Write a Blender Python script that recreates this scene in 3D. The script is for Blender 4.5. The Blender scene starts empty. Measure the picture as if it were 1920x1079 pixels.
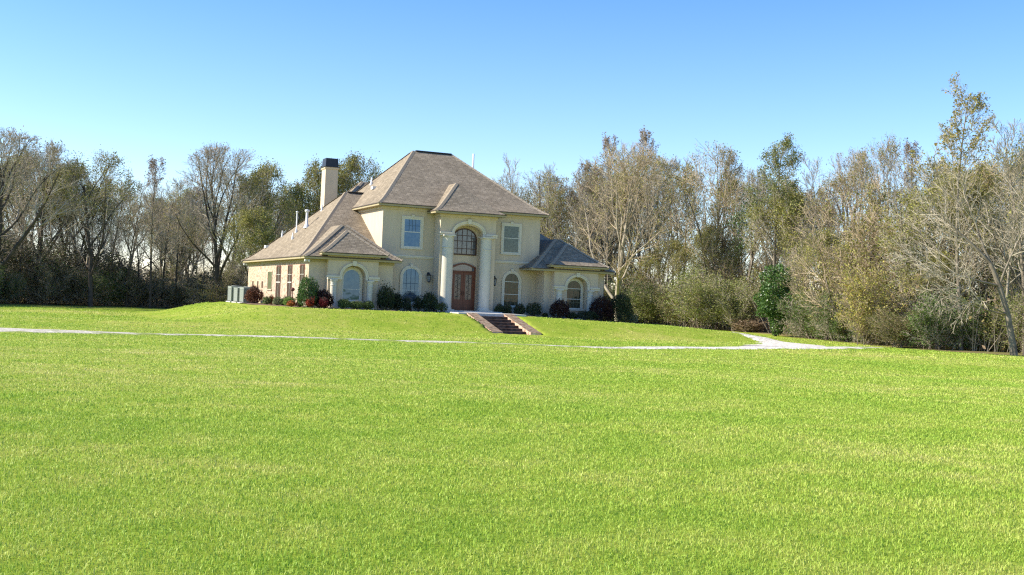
import bpy, math, random
import numpy as np
from mathutils import Vector, Matrix, noise

C = bpy.context.scene.collection
SC = bpy.context.scene
R = math.radians
# ------------------------------------------------------------------ frames
# world: camera above the origin looking along +Y, house floor at z = 0
HX, HY, HA = -3.041, 69.303, R(23.81)          # house frame: u along the facade, v into the house
CA, SA = math.cos(HA), math.sin(HA)
CAMZ = 0.819

def h2w(u, v): return HX + u * CA - v * SA, HY + u * SA + v * CA
def w2h(x, y):
    dx, dy = x - HX, y - HY
    return dx * CA + dy * SA, -dx * SA + dy * CA

def sstep(a, b, x):
    t = np.clip((x - a) / (b - a), 0, 1)
    return t * t * (3 - 2 * t)

def H(x, y):
    """height of the lawn"""
    x = np.asarray(x, float); y = np.asarray(y, float)
    z = -0.80 - 0.30 * sstep(6, 45, y) - 0.05 * sstep(45, 80, y)
    z = z + 0.03 * np.sin(x * .21 + 1) * np.cos(y * .17) + 0.015 * np.sin(x * .6 + y * .43)
    u, v = w2h(x, y)
    z = z + 0.18 * (1 - sstep(-5, 1.5, u)) * np.exp(-((v + 7) / 3.5) ** 2)
    top = -0.11 - 0.028 * np.clip(u - 1, 0, 14)
    du = np.where(u < -12.4, (-12.4 - u) / 5.5, np.where(u > 11.5, (u - 11.5) / 14.0, 0))
    dv = np.where(v < -4.6, (-4.6 - v) / 5.6, np.where(v > 12, (v - 12) / 13.0, 0))
    d = np.sqrt(du * du + dv * dv)
    k = 1 - sstep(0, 1, d)
    return z + (top - z) * k

# ------------------------------------------------------------------ tagging
def tag(o, label=None, cat=None, group=None, kind=None):
    if label: o['label'] = label
    if cat: o['category'] = cat
    if group: o['group'] = group
    if kind: o['kind'] = kind
    return o

def empty(name, loc=(0, 0, 0), rz=0, scale=(1, 1, 1)):
    o = bpy.data.objects.new(name, None); C.objects.link(o)
    o.location = loc; o.rotation_euler = (0, 0, rz); o.scale = scale
    o.empty_display_size = .1
    return o

def mesh_obj(name, me, parent=None):
    o = bpy.data.objects.new(name, me); C.objects.link(o)
    if parent: o.parent = parent
    return o

class MB:
    """collects faces, builds one mesh"""
    def __init__(s): s.v = []; s.f = []; s.m = []; s.uv = []; s.sm = []
    def face(s, pts, mi=0, uv=None, smooth=False):
        b = len(s.v); s.v += [tuple(p) for p in pts]; s.f.append(tuple(range(b, b + len(pts)))); s.m.append(mi)
        s.uv += list(uv) if uv else [(0, 0)] * len(pts); s.sm.append(smooth)
    def box(s, x0, x1, y0, y1, z0, z1, mi=0):
        a = [(x0, y0, z0), (x1, y0, z0), (x1, y1, z0), (x0, y1, z0), (x0, y0, z1), (x1, y0, z1), (x1, y1, z1), (x0, y1, z1)]
        for q in ((0, 3, 2, 1), (4, 5, 6, 7), (0, 1, 5, 4), (1, 2, 6, 5), (2, 3, 7, 6), (3, 0, 4, 7)):
            s.face([a[i] for i in q], mi)
        return s
    def prism(s, pts, y0, y1, mi=0):
        """outline in (x,z), extruded in y; y0 is the front"""
        n = len(pts)
        s.face([(x, y0, z) for x, z in pts], mi); s.face([(x, y1, z) for x, z in reversed(pts)], mi)
        for i in range(n):
            a, b = pts[i], pts[(i + 1) % n]
            s.face([(a[0], y0, a[1]), (a[0], y1, a[1]), (b[0], y1, b[1]), (b[0], y0, b[1])], mi)
        return s
    def ring(s, outer, inner, y0, y1, mi=0, closed=True):
        n = len(outer); m = n if closed else n - 1
        for i in range(m):
            j = (i + 1) % n
            o0, o1, i0, i1 = outer[i], outer[j], inner[i], inner[j]
            s.face([(o0[0], y0, o0[1]), (i0[0], y0, i0[1]), (i1[0], y0, i1[1]), (o1[0], y0, o1[1])], mi)
            s.face([(o0[0], y1, o0[1]), (o1[0], y1, o1[1]), (i1[0], y1, i1[1]), (i0[0], y1, i0[1])], mi)
            s.face([(o0[0], y0, o0[1]), (o1[0], y0, o1[1]), (o1[0], y1, o1[1]), (o0[0], y1, o0[1])], mi)
            s.face([(i0[0], y0, i0[1]), (i0[0], y1, i0[1]), (i1[0], y1, i1[1]), (i1[0], y0, i1[1])], mi)
        if not closed:
            for k in (0, n - 1):
                o0, i0 = outer[k], inner[k]
                s.face([(o0[0], y0, o0[1]), (o0[0], y1, o0[1]), (i0[0], y1, i0[1]), (i0[0], y0, i0[1])], mi)
        return s
    def lathe(s, cx, cy, prof, n=20, mi=0, smooth=True):
        for k in range(len(prof) - 1):
            (r0, z0), (r1, z1) = prof[k], prof[k + 1]
            for i in range(n):
                a, b = 2 * math.pi * i / n, 2 * math.pi * (i + 1) / n
                s.face([(cx + r0 * math.cos(a), cy + r0 * math.sin(a), z0), (cx + r0 * math.cos(b), cy + r0 * math.sin(b), z0),
                        (cx + r1 * math.cos(b), cy + r1 * math.sin(b), z1), (cx + r1 * math.cos(a), cy + r1 * math.sin(a), z1)], mi, None, smooth)
        return s
    def tube(s, p0, p1, r0, r1, n=6, mi=0):
        p0, p1 = Vector(p0), Vector(p1); d = (p1 - p0).normalized()
        a = d.cross(Vector((0, 0, 1)) if abs(d.z) < .9 else Vector((1, 0, 0))).normalized(); b = d.cross(a)
        c = [(math.cos(2 * math.pi * i / n), math.sin(2 * math.pi * i / n)) for i in range(n)]
        lo = [p0 + a * x * r0 + b * y * r0 for x, y in c]; hi = [p1 + a * x * r1 + b * y * r1 for x, y in c]
        for i in range(n):
            j = (i + 1) % n; s.face([lo[j], lo[i], hi[i], hi[j]], mi)
        s.face(lo, mi); s.face(hi[::-1], mi)
        return s
    def build(s, name, mats, parent=None, merge=True):
        me = bpy.data.meshes.new(name); me.from_pydata(s.v, [], s.f)
        for m in (mats if isinstance(mats, (list, tuple)) else [mats]): me.materials.append(m)
        me.polygons.foreach_set('material_index', s.m)
        me.polygons.foreach_set('use_smooth', s.sm)
        ul = me.uv_layers.new(name='UVMap'); ul.data.foreach_set('uv', np.array(s.uv, dtype='f').ravel())
        if merge:
            import bmesh
            bm = bmesh.new(); bm.from_mesh(me)
            bmesh.ops.remove_doubles(bm, verts=bm.verts, dist=1e-5)
            bmesh.ops.recalc_face_normals(bm, faces=bm.faces)
            bm.to_mesh(me); bm.free()
        me.update()
        return mesh_obj(name, me, parent)

# ------------------------------------------------------------------ materials
def nmat(name):
    m = bpy.data.materials.new(name); m.use_nodes = True
    nt = m.node_tree; b = nt.nodes['Principled BSDF']
    return m, nt, b, nt.nodes.new, nt.links.new

def setc(b, col, rough=.8, spec=.3):
    b.inputs['Base Color'].default_value = (*col, 1); b.inputs['Roughness'].default_value = rough
    b.inputs['Specular IOR Level'].default_value = spec

def noisy(name, c0, c1, scale=3., rough=.8, spec=.3, bump=0., bscale=40., detail=6., coord='Object', c2=None):
    m, nt, b, N, L = nmat(name); setc(b, c0, rough, spec)
    tc = N('ShaderNodeTexCoord'); n = N('ShaderNodeTexNoise'); n.inputs['Scale'].default_value = scale; n.inputs['Detail'].default_value = detail
    r = N('ShaderNodeValToRGB'); r.color_ramp.elements[0].position = .3; r.color_ramp.elements[1].position = .7
    r.color_ramp.elements[0].color = (*c0, 1); r.color_ramp.elements[1].color = (*c1, 1)
    if c2: e = r.color_ramp.elements.new(.5); e.color = (*c2, 1)
    L(tc.outputs[coord], n.inputs['Vector']); L(n.outputs['Fac'], r.inputs['Fac']); L(r.outputs['Color'], b.inputs['Base Color'])
    if bump:
        n2 = N('ShaderNodeTexNoise'); n2.inputs['Scale'].default_value = bscale; n2.inputs['Detail'].default_value = 4
        bp = N('ShaderNodeBump'); bp.inputs['Strength'].default_value = bump; bp.inputs['Distance'].default_value = .02
        L(tc.outputs[coord], n2.inputs['Vector']); L(n2.outputs['Fac'], bp.inputs['Height']); L(bp.outputs['Normal'], b.inputs['Normal'])
    return m

M = {}
M['stucco'] = noisy('stucco', (.575, .47, .335), (.625, .51, .365), 1.2, .9, .15, .06, 40)
def weather(m):
    nt = m.node_tree; b = nt.nodes['Principled BSDF']; src = b.inputs['Base Color'].links[0].from_socket; N = nt.nodes.new; L = nt.links.new
    tc = N('ShaderNodeTexCoord'); mp = N('ShaderNodeMapping'); mp.inputs['Scale'].default_value = (2.2, 2.2, .35); n = N('ShaderNodeTexNoise'); n.inputs['Scale'].default_value = 1.4; n.inputs['Detail'].default_value = 6
    L(tc.outputs['Object'], mp.inputs['Vector']); L(mp.outputs['Vector'], n.inputs['Vector'])
    mr = N('ShaderNodeMapRange'); mr.inputs['From Min'].default_value = .32; mr.inputs['From Max'].default_value = .68; mr.inputs['To Min'].default_value = .92; mr.inputs['To Max'].default_value = 1.03; L(n.outputs['Fac'], mr.inputs['Value'])
    mx = N('ShaderNodeMix'); mx.data_type = 'RGBA'; mx.blend_type = 'MULTIPLY'; mx.inputs['Factor'].default_value = 1; L(src, mx.inputs[6]); L(mr.outputs['Result'], mx.inputs[7]); L(mx.outputs[2], b.inputs['Base Color'])
weather(M['stucco'])
M['trim'] = noisy('cream_trim', (.62, .55, .42), (.68, .61, .48), 3, .7, .2)
M['column'] = noisy('column_paint', (.56, .515, .41), (.62, .57, .46), 3, .6, .25)
M['fascia'] = noisy('fascia_paint', (.36, .30, .17), (.41, .34, .20), 3, .7, .2)
M['drip'] = noisy('drip_edge_metal', (.07, .05, .04), (.09, .07, .05), 3, .5, .3)
M['vent'] = noisy('ridge_vent_black', (.02, .018, .018), (.03, .028, .025), 5, .6, .2)
M['cap'] = noisy('ridge_cap_shingle', (.29, .235, .165), (.34, .28, .20), 6, .9, .1)  # lighter than the shingles: the lit side of the caps put into colour
M['black_metal'] = noisy('black_metal', (.012, .012, .014), (.025, .025, .028), 8, .45, .5)
M['pipe'] = noisy('pipe_white', (.62, .62, .60), (.72, .72, .70), 5, .5, .3)
M['wood'] = noisy('mahogany_door', (.115, .032, .014), (.165, .048, .02), 6, .45, .4, coord='Object')
M['winframe'] = noisy('vinyl_frame', (.60, .58, .50), (.66, .64, .56), 3, .5, .3)
M['darkframe'] = noisy('bronze_frame', (.07, .035, .022), (.10, .05, .03), 5, .5, .3)
M['ac'] = noisy('condenser_grille', (.25, .27, .24), (.30, .32, .28), 5, .6, .3)
M['acdark'] = noisy('condenser_dark', (.05, .055, .05), (.07, .075, .07), 5, .6, .3)
M['concrete'] = noisy('concrete', (.48, .46, .42), (.60, .57, .52), 4, .9, .2, .3, 50)
M['rust'] = noisy('rusty_metal', (.11, .05, .045), (.18, .08, .06), 12, .8, .2)
M['lamp_glass'] = noisy('lantern_glass', (.30, .32, .33), (.36, .38, .38), 5, .15, .5)

def shingle_mat():
    m, nt, b, N, L = nmat('shingles'); setc(b, (.2, .15, .1), .92, .12)
    uv = N('ShaderNodeUVMap')
    br = N('ShaderNodeTexBrick'); br.inputs['Scale'].default_value = 1; br.inputs['Brick Width'].default_value = .30; br.inputs['Row Height'].default_value = .16
    br.inputs['Mortar Size'].default_value = .016; br.inputs['Mortar Smooth'].default_value = .6; br.inputs['Bias'].default_value = -.1
    br.inputs['Color1'].default_value = (.238, .194, .132, 1); br.inputs['Color2'].default_value = (.332, .272, .19, 1); br.inputs['Mortar'].default_value = (.15, .12, .09, 1)
    br.offset = .37; br.offset_frequency = 3
    L(uv.outputs['UV'], br.inputs['Vector'])
    br2 = N('ShaderNodeTexBrick'); br2.inputs['Scale'].default_value = 1; br2.inputs['Brick Width'].default_value = .23; br2.inputs['Row Height'].default_value = .16
    br2.inputs['Mortar Size'].default_value = 0; br2.inputs['Color1'].default_value = (.88, .87, .86, 1); br2.inputs['Color2'].default_value = (1.10, 1.09, 1.08, 1); br2.offset = .61; br2.offset_frequency = 2
    L(uv.outputs['UV'], br2.inputs['Vector'])
    n = N('ShaderNodeTexNoise'); n.inputs['Scale'].default_value = .7; n.inputs['Detail'].default_value = 5; L(uv.outputs['UV'], n.inputs['Vector'])
    mr = N('ShaderNodeMapRange'); mr.inputs['From Min'].default_value = .3; mr.inputs['From Max'].default_value = .7; mr.inputs['To Min'].default_value = .86; mr.inputs['To Max'].default_value = 1.12
    L(n.outputs['Fac'], mr.inputs['Value'])
    m1 = N('ShaderNodeMix'); m1.data_type = 'RGBA'; m1.blend_type = 'MULTIPLY'; m1.inputs['Factor'].default_value = 1
    L(br.outputs['Color'], m1.inputs[6]); L(br2.outputs['Color'], m1.inputs[7])
    m2 = N('ShaderNodeMix'); m2.data_type = 'RGBA'; m2.blend_type = 'MULTIPLY'; m2.inputs['Factor'].default_value = 1
    L(m1.outputs[2], m2.inputs[6]); L(mr.outputs['Result'], m2.inputs[7]); L(m2.outputs[2], b.inputs['Base Color'])
    bp = N('ShaderNodeBump'); bp.inputs['Strength'].default_value = .5; bp.inputs['Distance'].default_value = .02
    L(br.outputs['Fac'], bp.inputs['Height']); bp.invert = True; L(bp.outputs['Normal'], b.inputs['Normal'])
    return m
M['shingle'] = shingle_mat()

def brick_mat(name, c1, c2, mo, vertical=True, w=.215, h=.075, ms=.012, patch=None):
    m, nt, b, N, L = nmat(name); setc(b, c1, .9, .12)
    tc = N('ShaderNodeTexCoord'); sp = N('ShaderNodeSeparateXYZ'); cb = N('ShaderNodeCombineXYZ'); L(tc.outputs['Object'], sp.inputs[0])
    ad = N('ShaderNodeMath'); ad.operation = 'ADD'; L(sp.outputs['X'], ad.inputs[0]); L(sp.outputs['Y'], ad.inputs[1])
    L(ad.outputs[0], cb.inputs['X']); L(sp.outputs['Z'], cb.inputs['Y'])
    br = N('ShaderNodeTexBrick'); br.inputs['Scale'].default_value = 1; br.inputs['Brick Width'].default_value = w; br.inputs['Row Height'].default_value = h
    br.inputs['Mortar Size'].default_value = ms; br.inputs['Color1'].default_value = (*c1, 1); br.inputs['Color2'].default_value = (*c2, 1); br.inputs['Mortar'].default_value = (*mo, 1)
    L((cb if vertical else tc).outputs['Vector' if vertical else 'Object'], br.inputs['Vector'])
    n = N('ShaderNodeTexNoise'); n.inputs['Scale'].default_value = 5.5; n.inputs['Detail'].default_value = 6; L(tc.outputs['Object'], n.inputs['Vector'])
    r = N('ShaderNodeValToRGB'); r.color_ramp.elements[0].position = .36; r.color_ramp.elements[1].position = .56
    r.color_ramp.elements[0].color = (.42, .33, .30, 1); r.color_ramp.elements[1].color = (1.02, 1.0, 1, 1); L(n.outputs['Fac'], r.inputs['Fac'])
    mx = N('ShaderNodeMix'); mx.data_type = 'RGBA'; mx.blend_type = 'MULTIPLY'; mx.inputs['Factor'].default_value = .8
    L(br.outputs['Color'], mx.inputs[6]); L(r.outputs['Color'], mx.inputs[7]); L(mx.outputs[2], b.inputs['Base Color'])
    bp = N('ShaderNodeBump'); bp.inputs['Strength'].default_value = .4; bp.inputs['Distance'].default_value = .01; bp.invert = True
    L(br.outputs['Fac'], bp.inputs['Height']); L(bp.outputs['Normal'], b.inputs['Normal'])
    return m
M['brick'] = brick_mat('pale_brick', (.44, .305, .205), (.63, .50, .365), (.57, .50, .38))
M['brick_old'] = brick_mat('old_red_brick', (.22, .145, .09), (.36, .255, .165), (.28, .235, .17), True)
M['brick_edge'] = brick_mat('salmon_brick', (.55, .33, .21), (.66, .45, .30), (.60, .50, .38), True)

def glass_mat(name, back, gloss=.25, scale=6., back2=None, tint=(.55, .75, 1.)):
    """window pane: a coated glass layer that mirrors the sky over blinds, a dim room or a painted reflection"""
    m, nt, b, N, L = nmat(name); setc(b, back, .6, .2)
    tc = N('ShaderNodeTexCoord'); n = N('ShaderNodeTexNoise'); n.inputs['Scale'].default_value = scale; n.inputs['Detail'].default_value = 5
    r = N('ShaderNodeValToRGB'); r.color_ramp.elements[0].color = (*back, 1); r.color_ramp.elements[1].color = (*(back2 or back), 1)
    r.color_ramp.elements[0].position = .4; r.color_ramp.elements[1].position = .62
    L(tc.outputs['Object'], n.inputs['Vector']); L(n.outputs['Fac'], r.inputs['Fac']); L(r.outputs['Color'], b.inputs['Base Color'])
    g = N('ShaderNodeBsdfGlossy'); g.inputs['Roughness'].default_value = .03; g.inputs['Color'].default_value = (*tint, 1)
    n3 = N('ShaderNodeTexNoise'); n3.inputs['Scale'].default_value = 1.3; bp = N('ShaderNodeBump'); bp.inputs['Strength'].default_value = .08; bp.inputs['Distance'].default_value = .05
    L(tc.outputs['Object'], n3.inputs['Vector']); L(n3.outputs['Fac'], bp.inputs['Height']); L(bp.outputs['Normal'], g.inputs['Normal'])
    mx = N('ShaderNodeMixShader'); mx.inputs[0].default_value = gloss
    L(b.outputs[0], mx.inputs[1]); L(g.outputs[0], mx.inputs[2]); L(mx.outputs[0], nt.nodes['Material Output'].inputs['Surface'])
    return m
M['glass_sky'] = glass_mat('sky_reflecting_glass', (.04, .06, .075), .10, 5, (.10, .12, .12), (.30, .56, 1.0))
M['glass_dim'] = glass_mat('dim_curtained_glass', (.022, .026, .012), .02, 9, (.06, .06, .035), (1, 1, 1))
M['glass_trees'] = glass_mat('tree_reflection_glass', (.055, .075, .06), .03, 14, (.13, .16, .13), (1, 1, 1))  # grey-green mottling paints reflected trees into the pane
M['glass_door'] = glass_mat('wrought_iron_glass', (.02, .022, .022), .03, 22, (.10, .11, .11), (1, 1, 1))
M['glass_grey'] = glass_mat('grey_leaded_glass', (.05, .05, .055), .06, 12, (.14, .14, .15), (1, 1, 1))
M['glass_brown'] = glass_mat('shaded_side_glass', (.05, .036, .022), .03, 5, (.085, .06, .038), (1, 1, 1))  # dark brown holds the shade that a deep reveal would cast
M['glass_green'] = glass_mat('green_blind_glass', (.10, .11, .055), .03, 3, (.14, .14, .07), (1, 1, 1))

def leaf_mat(name, cols, trans=.3, rough=.6, spec=.25, hue=.0):
    """foliage: each leaf picks its own tone from the list, each plant shifts slightly"""
    m, nt, b, N, L = nmat(name); setc(b, cols[0], rough, spec)
    geo = N('ShaderNodeNewGeometry'); oi = N('ShaderNodeObjectInfo')
    r = N('ShaderNodeValToRGB'); cr = r.color_ramp
    while len(cr.elements) < len(cols): cr.elements.new(.5)
    for i, c in enumerate(cols): cr.elements[i].position = i / (len(cols) - 1); cr.elements[i].color = (*c, 1)
    L(geo.outputs['Random Per Island'], r.inputs['Fac'])
    hs = N('ShaderNodeHueSaturation'); mr = N('ShaderNodeMapRange'); mr.inputs['To Min'].default_value = .75; mr.inputs['To Max'].default_value = 1.25
    L(oi.outputs['Random'], mr.inputs['Value']); L(mr.outputs['Result'], hs.inputs['Value']); L(r.outputs['Color'], hs.inputs['Color'])
    L(hs.outputs['Color'], b.inputs['Base Color'])
    if trans:
        t = N('ShaderNodeBsdfTranslucent'); L(hs.outputs['Color'], t.inputs['Color'])
        mx = N('ShaderNodeMixShader'); mx.inputs[0].default_value = trans
        L(b.outputs[0], mx.inputs[1]); L(t.outputs[0], mx.inputs[2]); L(mx.outputs[0], nt.nodes['Material Output'].inputs['Surface'])
    return m
M['bark'] = noisy('grey_bark', (.13, .105, .08), (.25, .21, .165), 3, .95, .1, .5, 12, c2=(.19, .16, .12))
M['bark_pale'] = noisy('pale_bark', (.25, .21, .155), (.43, .37, .28), 2.5, .95, .1, .5, 12, c2=(.33, .285, .21))
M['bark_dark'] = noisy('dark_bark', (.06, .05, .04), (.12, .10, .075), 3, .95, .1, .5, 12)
M['twig'] = noisy('grey_twig', (.33, .28, .20), (.46, .40, .30), .6, .9, .1)
M['twig_brown'] = noisy('brown_twig', (.38, .29, .18), (.49, .39, .26), .6, .9, .1)
M['twig_dark'] = noisy('dark_twig', (.09, .075, .06), (.15, .125, .095), .6, .9, .1)
M['leaf_olive'] = leaf_mat('olive_leaves', [(.19, .20, .045), (.29, .28, .065), (.37, .33, .10)])
M['leaf_olive_bright'] = leaf_mat('greenish_olive_leaves', [(.15, .19, .045), (.24, .27, .07), (.31, .28, .10), (.17, .23, .055)], .35)  # a greener olive than the plain olive leaves
M['leaf_green'] = leaf_mat('green_leaves', [(.05, .085, .02), (.09, .145, .03), (.14, .20, .045)])
M['leaf_yellow'] = leaf_mat('yellow_leaves', [(.30, .28, .06), (.46, .40, .09), (.36, .24, .07)])
M['leaf_brown'] = leaf_mat('withered_leaves', [(.19, .13, .08), (.27, .19, .115), (.34, .24, .15)])
M['leaf_dark'] = leaf_mat('dark_evergreen_leaves', [(.022, .034, .016), (.038, .058, .022), (.065, .085, .03)], .12, .6, .2)
M['leaf_shade'] = leaf_mat('understory_leaves', [(.09, .09, .045), (.14, .125, .065), (.18, .145, .09), (.10, .115, .045)], .2)
M['leaf_gloss'] = leaf_mat('glossy_evergreen_leaves', [(.035, .075, .018), (.065, .125, .028), (.11, .19, .04)], .2, .4, .45)
M['leaf_thicket'] = leaf_mat('thicket_leaves', [(.11, .12, .035), (.18, .18, .055), (.26, .20, .09), (.15, .16, .045)])
M['leaf_burg'] = leaf_mat('burgundy_leaves', [(.022, .010, .011), (.045, .016, .015), (.07, .026, .018)], .2)
M['leaf_cop'] = leaf_mat('copper_leaves', [(.07, .025, .018), (.17, .07, .04), (.26, .12, .06)], .3)
M['leaf_red'] = leaf_mat('scarlet_leaves', [(.24, .018, .014), (.42, .04, .025), (.10, .05, .02), (.36, .08, .03)], .3)
M['leaf_dred'] = leaf_mat('crimson_leaves', [(.12, .01, .015), (.24, .02, .025), (.08, .02, .02)], .25)
M['leaf_orange'] = leaf_mat('orange_leaves', [(.28, .07, .02), (.42, .13, .03), (.16, .10, .03)], .3)
M['leaf_box'] = leaf_mat('boxwood_leaves', [(.04, .07, .02), (.09, .14, .035), (.17, .22, .07)], .2)
M['leaf_var'] = leaf_mat('sage_leaves', [(.12, .15, .07), (.20, .23, .12), (.28, .27, .14)], .2)
M['leaf_lime'] = leaf_mat('fresh_leaves', [(.09, .16, .03), (.16, .26, .05), (.22, .30, .08)], .3)

def lawn_ramp(N, L, tc_out, blade=False):
    """patchy winter lawn: green to straw; shared by the ground and the blades"""
    n = N('ShaderNodeTexNoise'); n.inputs['Scale'].default_value = .13; n.inputs['Detail'].default_value = 7; n.inputs['Roughness'].default_value = .62
    mp = N('ShaderNodeMapping'); mp.inputs['Scale'].default_value = (.55, 1, 0.0); mp.inputs['Rotation'].default_value = (0, 0, .25)
    L(tc_out, mp.inputs['Vector']); L(mp.outputs['Vector'], n.inputs['Vector'])
    n2 = N('ShaderNodeTexNoise'); n2.inputs['Scale'].default_value = 1.1; n2.inputs['Detail'].default_value = 4
    mp2 = N('ShaderNodeMapping'); mp2.inputs['Scale'].default_value = (1, 1, 0.0); L(tc_out, mp2.inputs['Vector']); L(mp2.outputs['Vector'], n2.inputs['Vector'])
    a = N('ShaderNodeMath'); a.operation = 'MULTIPLY_ADD'; a.inputs[1].default_value = .35; L(n2.outputs['Fac'], a.inputs[0])
    s = N('ShaderNodeMath'); s.operation = 'MULTIPLY'; s.inputs[1].default_value = .65; L(n.outputs['Fac'], s.inputs[0]); L(s.outputs[0], a.inputs[2])
    c = N('ShaderNodeMath'); c.operation = 'MULTIPLY_ADD'; c.inputs[1].default_value = .95; c.inputs[2].default_value = .03; L(a.outputs[0], c.inputs[0])
    return c.outputs[0]

GREEN = [(.21, .30, .024), (.265, .33, .036), (.35, .355, .07)]
def lawn_mat():
    m, nt, b, N, L = nmat('lawn'); setc(b, GREEN[0], .9, .08)
    tc = N('ShaderNodeTexCoord'); f = lawn_ramp(N, L, tc.outputs['Object'])
    r = N('ShaderNodeValToRGB'); cr = r.color_ramp; cr.elements.new(.5)
    for e, p, c in zip(cr.elements, (.40, .50, .61), GREEN): e.position = p; e.color = (*c, 1)
    L(f, r.inputs['Fac'])
    # fine blade-like grain
    n = N('ShaderNodeTexNoise'); n.inputs['Scale'].default_value = 9; n.inputs['Detail'].default_value = 10; n.inputs['Roughness'].default_value = .8
    L(tc.outputs['Object'], n.inputs['Vector'])
    mr = N('ShaderNodeMapRange'); mr.inputs['From Min'].default_value = .25; mr.inputs['From Max'].default_value = .75; mr.inputs['To Min'].default_value = .66; mr.inputs['To Max'].default_value = 1.3
    L(n.outputs['Fac'], mr.inputs['Value'])
    mx = N('ShaderNodeMix'); mx.data_type = 'RGBA'; mx.blend_type = 'MULTIPLY'; mx.inputs['Factor'].default_value = 1
    L(r.outputs['Color'], mx.inputs[6]); L(mr.outputs['Result'], mx.inputs[7]); L(mx.outputs[2], b.inputs['Base Color'])
    bp = N('ShaderNodeBump'); bp.inputs['Strength'].default_value = .6; bp.inputs['Distance'].default_value = .05
    L(n.outputs['Fac'], bp.inputs['Height']); L(bp.outputs['Normal'], b.inputs['Normal'])
    return m
M['lawn'] = lawn_mat()

def blade_mat():
    m, nt, b, N, L = nmat('grass_blades'); setc(b, GREEN[0], .55, .25)
    tc = N('ShaderNodeTexCoord'); f = lawn_ramp(N, L, tc.outputs['Object'])
    at = N('ShaderNodeAttribute'); at.attribute_name = 'tone'
    a = N('ShaderNodeMath'); a.operation = 'MULTIPLY_ADD'; a.inputs[1].default_value = .24; L(at.outputs['Fac'], a.inputs[0]); 
    s = N('ShaderNodeMath'); s.operation = 'SUBTRACT'; s.inputs[1].default_value = .13; L(f, s.inputs[0]); L(s.outputs[0], a.inputs[2])
    r = N('ShaderNodeValToRGB'); cr = r.color_ramp
    for _ in range(3): cr.elements.new(.5)
    for e, p, c in zip(cr.elements, (.30, .44, .53, .63, .70), [(.245, .40, .038), (.34, .475, .058), (.44, .53, .09), (.58, .58, .17), (.72, .64, .30)]): e.position = p; e.color = (*c, 1)
    L(a.outputs[0], r.inputs['Fac']); L(r.outputs['Color'], b.inputs['Base Color'])
    t = N('ShaderNodeBsdfTranslucent'); L(r.outputs['Color'], t.inputs['Color'])
    mx = N('ShaderNodeMixShader'); mx.inputs[0].default_value = .3
    L(b.outputs[0], mx.inputs[1]); L(t.outputs[0], mx.inputs[2]); L(mx.outputs[0], nt.nodes['Material Output'].inputs['Surface'])
    return m
M['blade'] = blade_mat()

def gravel_mat(name='limestone_gravel', lo=(.36, .325, .26), hi=(.74, .69, .60)):
    m, nt, b, N, L = nmat(name); setc(b, (.6, .58, .55), .95, .1)
    tc = N('ShaderNodeTexCoord')
    v = N('ShaderNodeTexVoronoi'); v.inputs['Scale'].default_value = 9; L(tc.outputs['Object'], v.inputs['Vector'])
    r = N('ShaderNodeValToRGB'); r.color_ramp.elements[0].color = (*lo, 1); r.color_ramp.elements[1].color = (*hi, 1)
    r.color_ramp.elements[0].position = .1; r.color_ramp.elements[1].position = .8
    sp = N('ShaderNodeSeparateColor'); L(v.outputs['Color'], sp.inputs[0]); L(sp.outputs[0], r.inputs['Fac'])
    n = N('ShaderNodeTexNoise'); n.inputs['Scale'].default_value = .9; n.inputs['Detail'].default_value = 6; L(tc.outputs['Object'], n.inputs['Vector'])
    at = N('ShaderNodeAttribute'); at.attribute_name = 'worn'
    ad = N('ShaderNodeMath'); ad.operation = 'MULTIPLY_ADD'; ad.inputs[1].default_value = .9; L(at.outputs['Fac'], ad.inputs[0]); L(n.outputs['Fac'], ad.inputs[2])
    th = N('ShaderNodeMapRange'); th.inputs['From Min'].default_value = .72; th.inputs['From Max'].default_value = .86; L(ad.outputs[0], th.inputs['Value'])
    mx = N('ShaderNodeMix'); mx.data_type = 'RGBA'; mx.inputs[7].default_value = (.22, .26, .06, 1)
    L(th.outputs['Result'], mx.inputs['Factor']); L(r.outputs['Color'], mx.inputs[6]); L(mx.outputs[2], b.inputs['Base Color'])
    bp = N('ShaderNodeBump'); bp.inputs['Strength'].default_value = .6; bp.inputs['Distance'].default_value = .04
    L(v.outputs['Distance'], bp.inputs['Height']); L(bp.outputs['Normal'], b.inputs['Normal'])
    return m
M['gravel'] = gravel_mat(); M['gravel_dull'] = gravel_mat('dusty_gravel', (.30, .27, .20), (.62, .57, .47))
M['mulch'] = noisy('bark_mulch', (.10, .065, .04), (.24, .17, .11), 9, .95, .1, .6, 30)
M['straw'] = noisy('leaf_litter', (.19, .13, .07), (.30, .22, .11), .5, .95, .1, .5, 10, c2=(.16, .15, .05))

# ------------------------------------------------------------------ camera, sun, sky
SUN_EL, SUN_PHI = 35.0, 18.3
sx = -CA * math.cos(R(SUN_PHI)) - SA * math.sin(R(SUN_PHI))
sy = -SA * math.cos(R(SUN_PHI)) + CA * math.sin(R(SUN_PHI))
sund = Vector((sx * math.cos(R(SUN_EL)), sy * math.cos(R(SUN_EL)), math.sin(R(SUN_EL))))

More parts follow.
